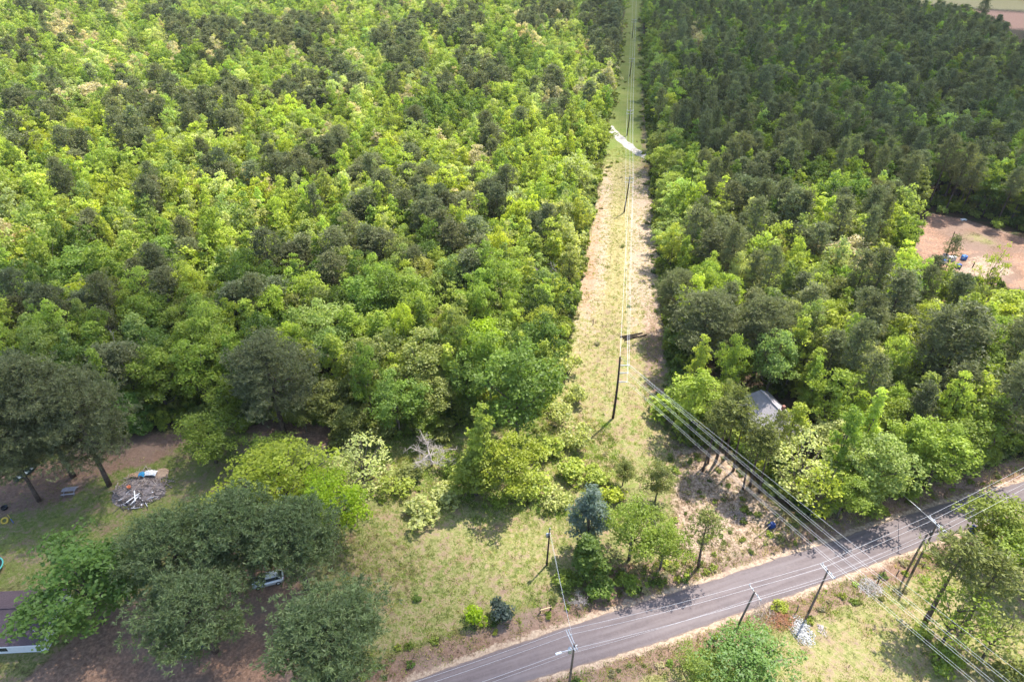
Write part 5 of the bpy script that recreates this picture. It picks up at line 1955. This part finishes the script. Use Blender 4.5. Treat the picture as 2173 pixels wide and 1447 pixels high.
# ------------------------------------------------------------------ roadside things
def wheelie(label, px, py, rz, tilt=0.0):
    x, y = G(px, py, .5)
    root = thing('wheeled_bin', label, 'bin', (x, y, hz1(x, y) + .02), rz)
    root.rotation_euler = (tilt, 0, rz)
    m = plain('blue_plastic', (.012, .05, .20), .45)
    g = Geo()
    ring = lambda w, d, z: [(-w, -d, z), (w, -d, z), (w, d, z), (-w, d, z)]
    V = ring(.27, .27, .04) + ring(.33, .36, .98) + ring(.3, .33, .98) + ring(.25, .25, .1)
    F = []
    for a in range(3):
        F += [[a * 4 + j, a * 4 + (j + 1) % 4, (a + 1) * 4 + (j + 1) % 4, (a + 1) * 4 + j] for j in range(4)]
    F += [[3, 2, 1, 0], [12, 13, 14, 15]]
    g.add(V, F)
    link('body', g.build('body', m), root)
    link('rim', Geo().box((0, -.36, .97), (.7, .05, .06)).box((0, .37, .97), (.7, .05, .06)).box((-.35, 0, .97), (.05, .7, .06)).box((.35, 0, .97), (.05, .7, .06)).build('rim', m), root)
    link('lid', Geo().box((0, .44, .72), (.66, .05, .6), bev=.02, rx=.12).build('lid', m), root)
    link('handle', Geo().tube([[-.28, .44, .92], [.28, .44, .92]], .02, 5).build('handle', m), root)
    for s in (-1, 1):
        w = link('wheel', Geo().lathe([(.01, -.03), (.11, -.03), (.11, .03), (.01, .03)], 10).build('wheel', plain('rubber', (.02, .02, .02), .9)), root, (s * .27, .3, .11))
        w.rotation_euler = (0, math.pi / 2, 0)
    return root


wheelie('open blue wheeled bin beside the road at right', 2065, 1127, .5).scale = (1.25, 1.25, 1.25)
b2 = wheelie('blue bin tipped on its side on the sandy bank', 1630, 1120, 1.9, 1.45)
b2.location.z += .35
p, q = np.array([*G(1600, 1147), 0.15]), np.array([*G(1652, 1108), 1.0])
tag(link('leaning_pole', Geo().tube(np.stack([p - p, (q - p) / 2, q - p]), .05, 6).build('leaning_pole', plain('tan_wood', (.5, .38, .24), .8)), None, tuple(p + [0, 0, hz1(p[0], p[1])])), 'pale thin pole leaning over the tipped blue bin', 'pole')
p, q = np.array([*G(1614, 1165), 0.1]), np.array([*G(1662, 1105), .6])
tag(link('fallen_pole', Geo().tube(np.stack([p - p, (q - p) / 2, q - p]), .07, 6).build('fallen_pole', M_POLE2), None, tuple(p + [0, 0, hz1(p[0], p[1])])), 'grey thin pole on the bank right of the tipped bin', 'pole')

p, q = np.array([*G(1147, 1297, .8), .8]), np.array([*G(1169, 1291, .8), .8])
c = (p + q) / 2
bar = thing('plank_barrier', 'pale plank rail between two dark posts beside the road', 'barrier', (c[0], c[1], hz1(c[0], c[1])), math.atan2(q[1] - p[1], q[0] - p[0]))
L_ = np.linalg.norm(q - p)
link('rail', Geo().box((0, 0, .8), (L_ + .2, .12, .1), bev=.015).build('rail', plain('fresh_plank', (.62, .45, .24), .8)), bar)
for s in (-1, 1):
    link('post', Geo().tube([[s * L_ / 2, .12, -.3], [s * L_ / 2, .12, 1.05]], .1, 8).build('post', M_POLE), bar)

# white rubble, dead brush, snags across the road
def mound(name, label, cat, px, py, rx, ry, hgt, mat, seed, n=220, s=.12):
    rng = np.random.default_rng(seed)
    x, y = G(px, py)
    g = Geo()
    base = np.array([(-1, -1, -1), (1, -1, -1), (1, 1, -1), (-1, 1, -1), (-1, -1, 1), (1, -1, 1), (1, 1, 1), (-1, 1, 1)], float)
    for _ in range(n):
        a, r = rng.uniform(0, 6.28), math.sqrt(rng.random()) * (1 + .25 * math.sin(rng.uniform(0, 6.28)))
        c = np.array([math.cos(a) * r * rx, math.sin(a) * r * ry, hgt * max(0, 1 - r * r) * rng.random()])
        V = base * rng.uniform(.4, 1.6, 3) * s + rng.normal(0, s * .3, (8, 3))
        th = rng.uniform(0, 6.28)
        V = np.stack([V[:, 0] * math.cos(th) - V[:, 1] * math.sin(th), V[:, 0] * math.sin(th) + V[:, 1] * math.cos(th), V[:, 2]], 1)
        g.add(V + c, [[0, 3, 2, 1], [4, 5, 6, 7], [0, 1, 5, 4], [1, 2, 6, 5], [2, 3, 7, 6], [3, 0, 4, 7]])
    root = thing(name, label, cat, (x, y, hz1(x, y)))
    aa = np.linspace(0, 2 * np.pi, 23)[:-1]
    w = 1 + .2 * np.sin(3 * aa + seed) + .12 * np.sin(7 * aa)
    V = np.concatenate([np.stack([np.cos(aa) * rx * f * w, np.sin(aa) * ry * f * w, np.full(22, z)], 1) for f, z in ((1, -.04), (.75, hgt * .35), (.4, hgt * .7), (.1, hgt * .8))])
    ii = (np.arange(3)[:, None] * 22 + np.arange(22)[None]).ravel()
    jj = (np.arange(3)[:, None] * 22 + (np.arange(22)[None] + 1) % 22).ravel()
    m = Geo().add(V, np.stack([ii, jj, jj + 22, ii + 22], 1), smooth=True).add(V[-22:], [list(range(22))])
    link('mound', m.build('mound', mat), root, (0, 0, -.02), 0, (.55, .55, .4))
    ch = link('chunks', g.build('chunks', mat), root)
    ch['kind'] = 'stuff'
    return root


mound('rubble_patch', 'bright white rubble spread on grass across the road', 'rubble', 1702, 1343, 1.35, 2.1, .22, plain('white_rubble', (.42, .41, .39), .9, var=.2), 3, 800, .045)
mound('rubble_patch', 'small pale stone patch right of the white rubble', 'rubble', 1744, 1337, .5, .9, .1, plain('pale_stone', (.36, .30, .27), .9), 4, 60, .06)
x, y = G(1655, 1318)
bh = thing('brush_heap', 'heap of rusty dead branches beside the white rubble', 'brush heap', (x, y, hz1(x, y)))
link('rusty_twigs', sticks(150, 1.7, .7, bark_material('rusty_twigs', (.30, .12, .06), (.55, .28, .16)), 'rusty_twigs', .012, .035, (.5, 1.6), .5), bh)
link('grey_twigs', sticks(110, 1.8, .8, M_TWIG, 'grey_twigs', .01, .03, (.5, 1.8), .6), bh, (-1.6, 1.2, 0))
M_SNAG = bark_material('charred_bark', (.03, .025, .022), (.10, .08, .07))
for i, (px, py, h_, lb) in enumerate(((1553, 1350, 3.0, 'dark broken snag at foot of the left close pole'), (1512, 1372, 2.4, 'small dark snag left of the wide green tree'), (1862, 1240, 3.2, 'dark dead snag below the heavy wires across the road'), (1648, 1292, 1.8, 'dark twin stub beside the rusty branches'))):
    x, y = G(px, py)
    rng = np.random.default_rng(60 + i)
    t = bare_tree(600 + i, h_, h_ * .35, .09, 5, 3, 0, 1.0)
    tag(link('snag', t.build('snag', M_SNAG), None, (x, y, hz1(x, y))), lb, 'dead tree', 'dark snags across the road')
x, y = G(1845, 1248)
bh2 = tag(link('brush_heap', sticks(150, 1.6, .8, bark_material('silver_twigs', (.42, .38, .35), (.62, .58, .54)), 'silver_twigs', .01, .03, (.6, 1.8), .7), None, (x, y, hz1(x, y))), 'pale grey brush around the dark snag under heavy wires', 'brush heap')
x, y = G(1563, 1102)
tag(link('brush_heap', sticks(90, 1.5, .4, M_TWIG, 'grey_sticks', .015, .04, (.5, 1.6), .3), None, (x, y, hz1(x, y))), 'grey sticks lying on the sandy bank', 'brush heap')

# stubby posts along the right verge
for i, (a, b, lb) in enumerate((((1956, 1203), (1966, 1192), 'short stub post right of the leaning pole'), ((1903, 1219), (1909, 1209), 'thin stub post left of the leaning pole'), ((1691, 1297), (1695, 1283), 'thin stick at foot of the right close pole'))):
    bb, tt = pole_ends(*a, *b)
    tag(link('stub_post', Geo().tube(np.stack([bb * 0 - [0, 0, .2], tt - bb]), [.09, .07], 7).build('stub_post', M_POLE2), None, tuple(bb)), lb, 'post', 'stub posts by the road')

# ------------------------------------------------------------------ bare work yard at right
def crate(name, label, cat, px, py, s, mat, rz, lidm=None, legs=False):
    x, y = G(px, py, s[2] / 2)
    root = thing(name, label, cat, (x, y, hz1(x, y)), rz)
    link('body', Geo().box((0, 0, s[2] / 2 + .12), s, bev=.05).build('body', mat), root)
    link('lid', Geo().box((0, 0, s[2] + .16), (s[0] * 1.04, s[1] * 1.04, .09), bev=.02).build('lid', lidm or mat), root)
    for a in (-.35, .35):
        link('skid', Geo().box((0, a * s[1], .05), (s[0], .14, .14)).build('skid', M_STEEL), root)
        link('rib', Geo().box((a * s[0], -s[1] / 2 - .03, s[2] / 2 + .1), (.08, .06, s[2] * .8)).build('rib', mat), root)
    return root


M_BLUET = plain('blue_tank', (.03, .15, .55), .5)
crate('equipment_box', 'square blue box standing alone on the work yard', 'equipment box', 2045, 549, (1.1, 1.0, .9), M_BLUET, .1)
crate('equipment_box', 'dark blue box in front of the square blue box', 'equipment box', 2034, 566, (1.0, .9, .8), plain('navy_tank', (.02, .06, .2), .5), .1)
crate('equipment_box', 'left white box with blue side in the work yard', 'equipment box', 2002, 557, (1.2, .8, .7), M_TRIM, .1, M_BLUET)
crate('equipment_box', 'long white box behind the pine in the work yard', 'equipment box', 2020, 551, (1.6, .9, .9), M_TRIM, .1)
crate('equipment_box', 'rear white box with dark lid in the work yard', 'equipment box', 2005, 546, (1.2, .9, .8), M_TRIM, .1, M_DARK)
x, y = G(2043, 471, .3)
tag(link('white_board', Geo().box((0, 0, .35), (1.5, .9, .12), bev=.02).box((-.6, 0, .12), (.1, .7, .3)).box((.6, 0, .12), (.1, .7, .3)).build('white_board', M_WHITEP), None, (x, y, hz1(x, y)), .2), 'white board at the far edge of the work yard', 'board')
for i, (a, b, lb) in enumerate((((2003, 556), (2026, 492), 'dark pole rising behind pine at the work yard'), ((2063, 569), (2069, 557), 'dark stub post beside the boxes of the work yard'))):
    bb, tt = pole_ends(*a, *b)
    tag(link('yard_post', Geo().tube(np.stack([bb * 0 - [0, 0, .2], tt - bb]), [.14, .1], 8).build('yard_post', M_POLE), None, tuple(bb)), lb, 'post')

# far bushes at the upper right corner
if len(rest):
    pass

# ------------------------------------------------------------------ clouds that shade part of the wood and the yard
CLOUD_Z = 1900.0


def cloud_mat(name='cloud', body=.48):
    t = NT(name)
    d = t.n('ShaderNodeBsdfDiffuse')
    d.inputs[0].default_value = (.9, .9, .92, 1)
    tl = t.n('ShaderNodeBsdfTranslucent')
    tl.inputs[0].default_value = (.9, .9, .92, 1)
    m = t.n('ShaderNodeMixShader')
    m.inputs[0].default_value = .5
    t.l(d.outputs[0], m.inputs[1])
    t.l(tl.outputs[0], m.inputs[2])
    tp_ = t.n('ShaderNodeBsdfTransparent')
    m2 = t.n('ShaderNodeMixShader')
    m2.inputs[0].default_value = body
    t.l(tp_.outputs[0], m2.inputs[1])
    t.l(m.outputs[0], m2.inputs[2])
    t.l(m2.outputs[0], t.out.inputs[0])
    return t.m


M_CLOUD = cloud_mat()
M_CLOUD2 = cloud_mat('thick_cloud', .56)


def cloud(poly, cell, thick, seed, label, mat):
    """a flat based cumulus with a ragged rim"""
    rng = np.random.default_rng(seed)
    P = np.asarray(poly, float)
    off = np.array([SUN_DIR.x, SUN_DIR.y]) / SUN_DIR.z * CLOUD_Z
    lo, hi = P.min(0) - 30, P.max(0) + 30
    X, Y = np.meshgrid(np.arange(lo[0], hi[0], cell), np.arange(lo[1], hi[1], cell))
    ny_, nx_ = X.shape
    nz = sum(np.sin(X / q * math.cos(a) + Y / q * math.sin(a) + p_) for q, a, p_ in ((19, .4, 1), (23, 1.9, 2), (11, 2.7, 3), (8, .9, 4), (13, 1.3, 5))) / 5
    sd = poly_sd(X.ravel(), Y.ravel(), P).reshape(X.shape) + nz * 22 + rng.normal(0, 3.5, X.shape)
    up = np.sqrt(np.clip(sd, 0, None) + .3) * thick * (1 + .25 * nz)
    top = np.stack([X + off[0], Y + off[1], CLOUD_Z + up], -1).reshape(-1, 3)
    bot = np.stack([X + off[0], Y + off[1], CLOUD_Z - up * .15 - .2], -1).reshape(-1, 3)
    ii = (np.arange(ny_ - 1)[:, None] * nx_ + np.arange(nx_ - 1)[None]).ravel()
    keep = (sd.ravel()[ii] > 0)
    ii = ii[keep]
    F = np.stack([ii, ii + 1, ii + nx_ + 1, ii + nx_], 1)
    n = len(top)
    g = Geo().add(np.concatenate([top, bot]), np.concatenate([F, F[:, ::-1] + n]), smooth=True)
    o = link('cloud', g.build('cloud', mat))
    return tag(o, label, kind='structure')


cloud([(-240, 138), (-150, 130), (-105, 122), (-60, 112), (-36, 92), (-27, 70), (-14, 54), (8, 46), (14, 0), (-240, 0)], 4.0, 4.0, 1, 'cumulus cloud overhead that shades the yard', M_CLOUD)
cloud([(46, 205), (44, 300), (18, 430), (-20, 560), (-20, 760), (620, 760), (620, 260), (260, 195), (150, 178), (90, 190)], 6.0, 4.0, 2, 'cumulus cloud overhead that shades the upper right wood', M_CLOUD2)

# ------------------------------------------------------------------ the air
def air():
    t = NT('haze')
    v = t.n('ShaderNodeVolumePrincipled')
    v.inputs['Color'].default_value = (.93, .96, 1, 1)
    v.inputs['Density'].default_value = .00005
    v.inputs['Anisotropy'].default_value = .2
    t.l(v.outputs[0], t.out.inputs['Volume'])
    g = Geo().box((0, 700, 44), (3000, 2000, 92))
    o = link('haze', g.build('haze', t.m))
    return tag(o, 'thin bluish summer haze over the wood', 'haze', kind='stuff')


air()
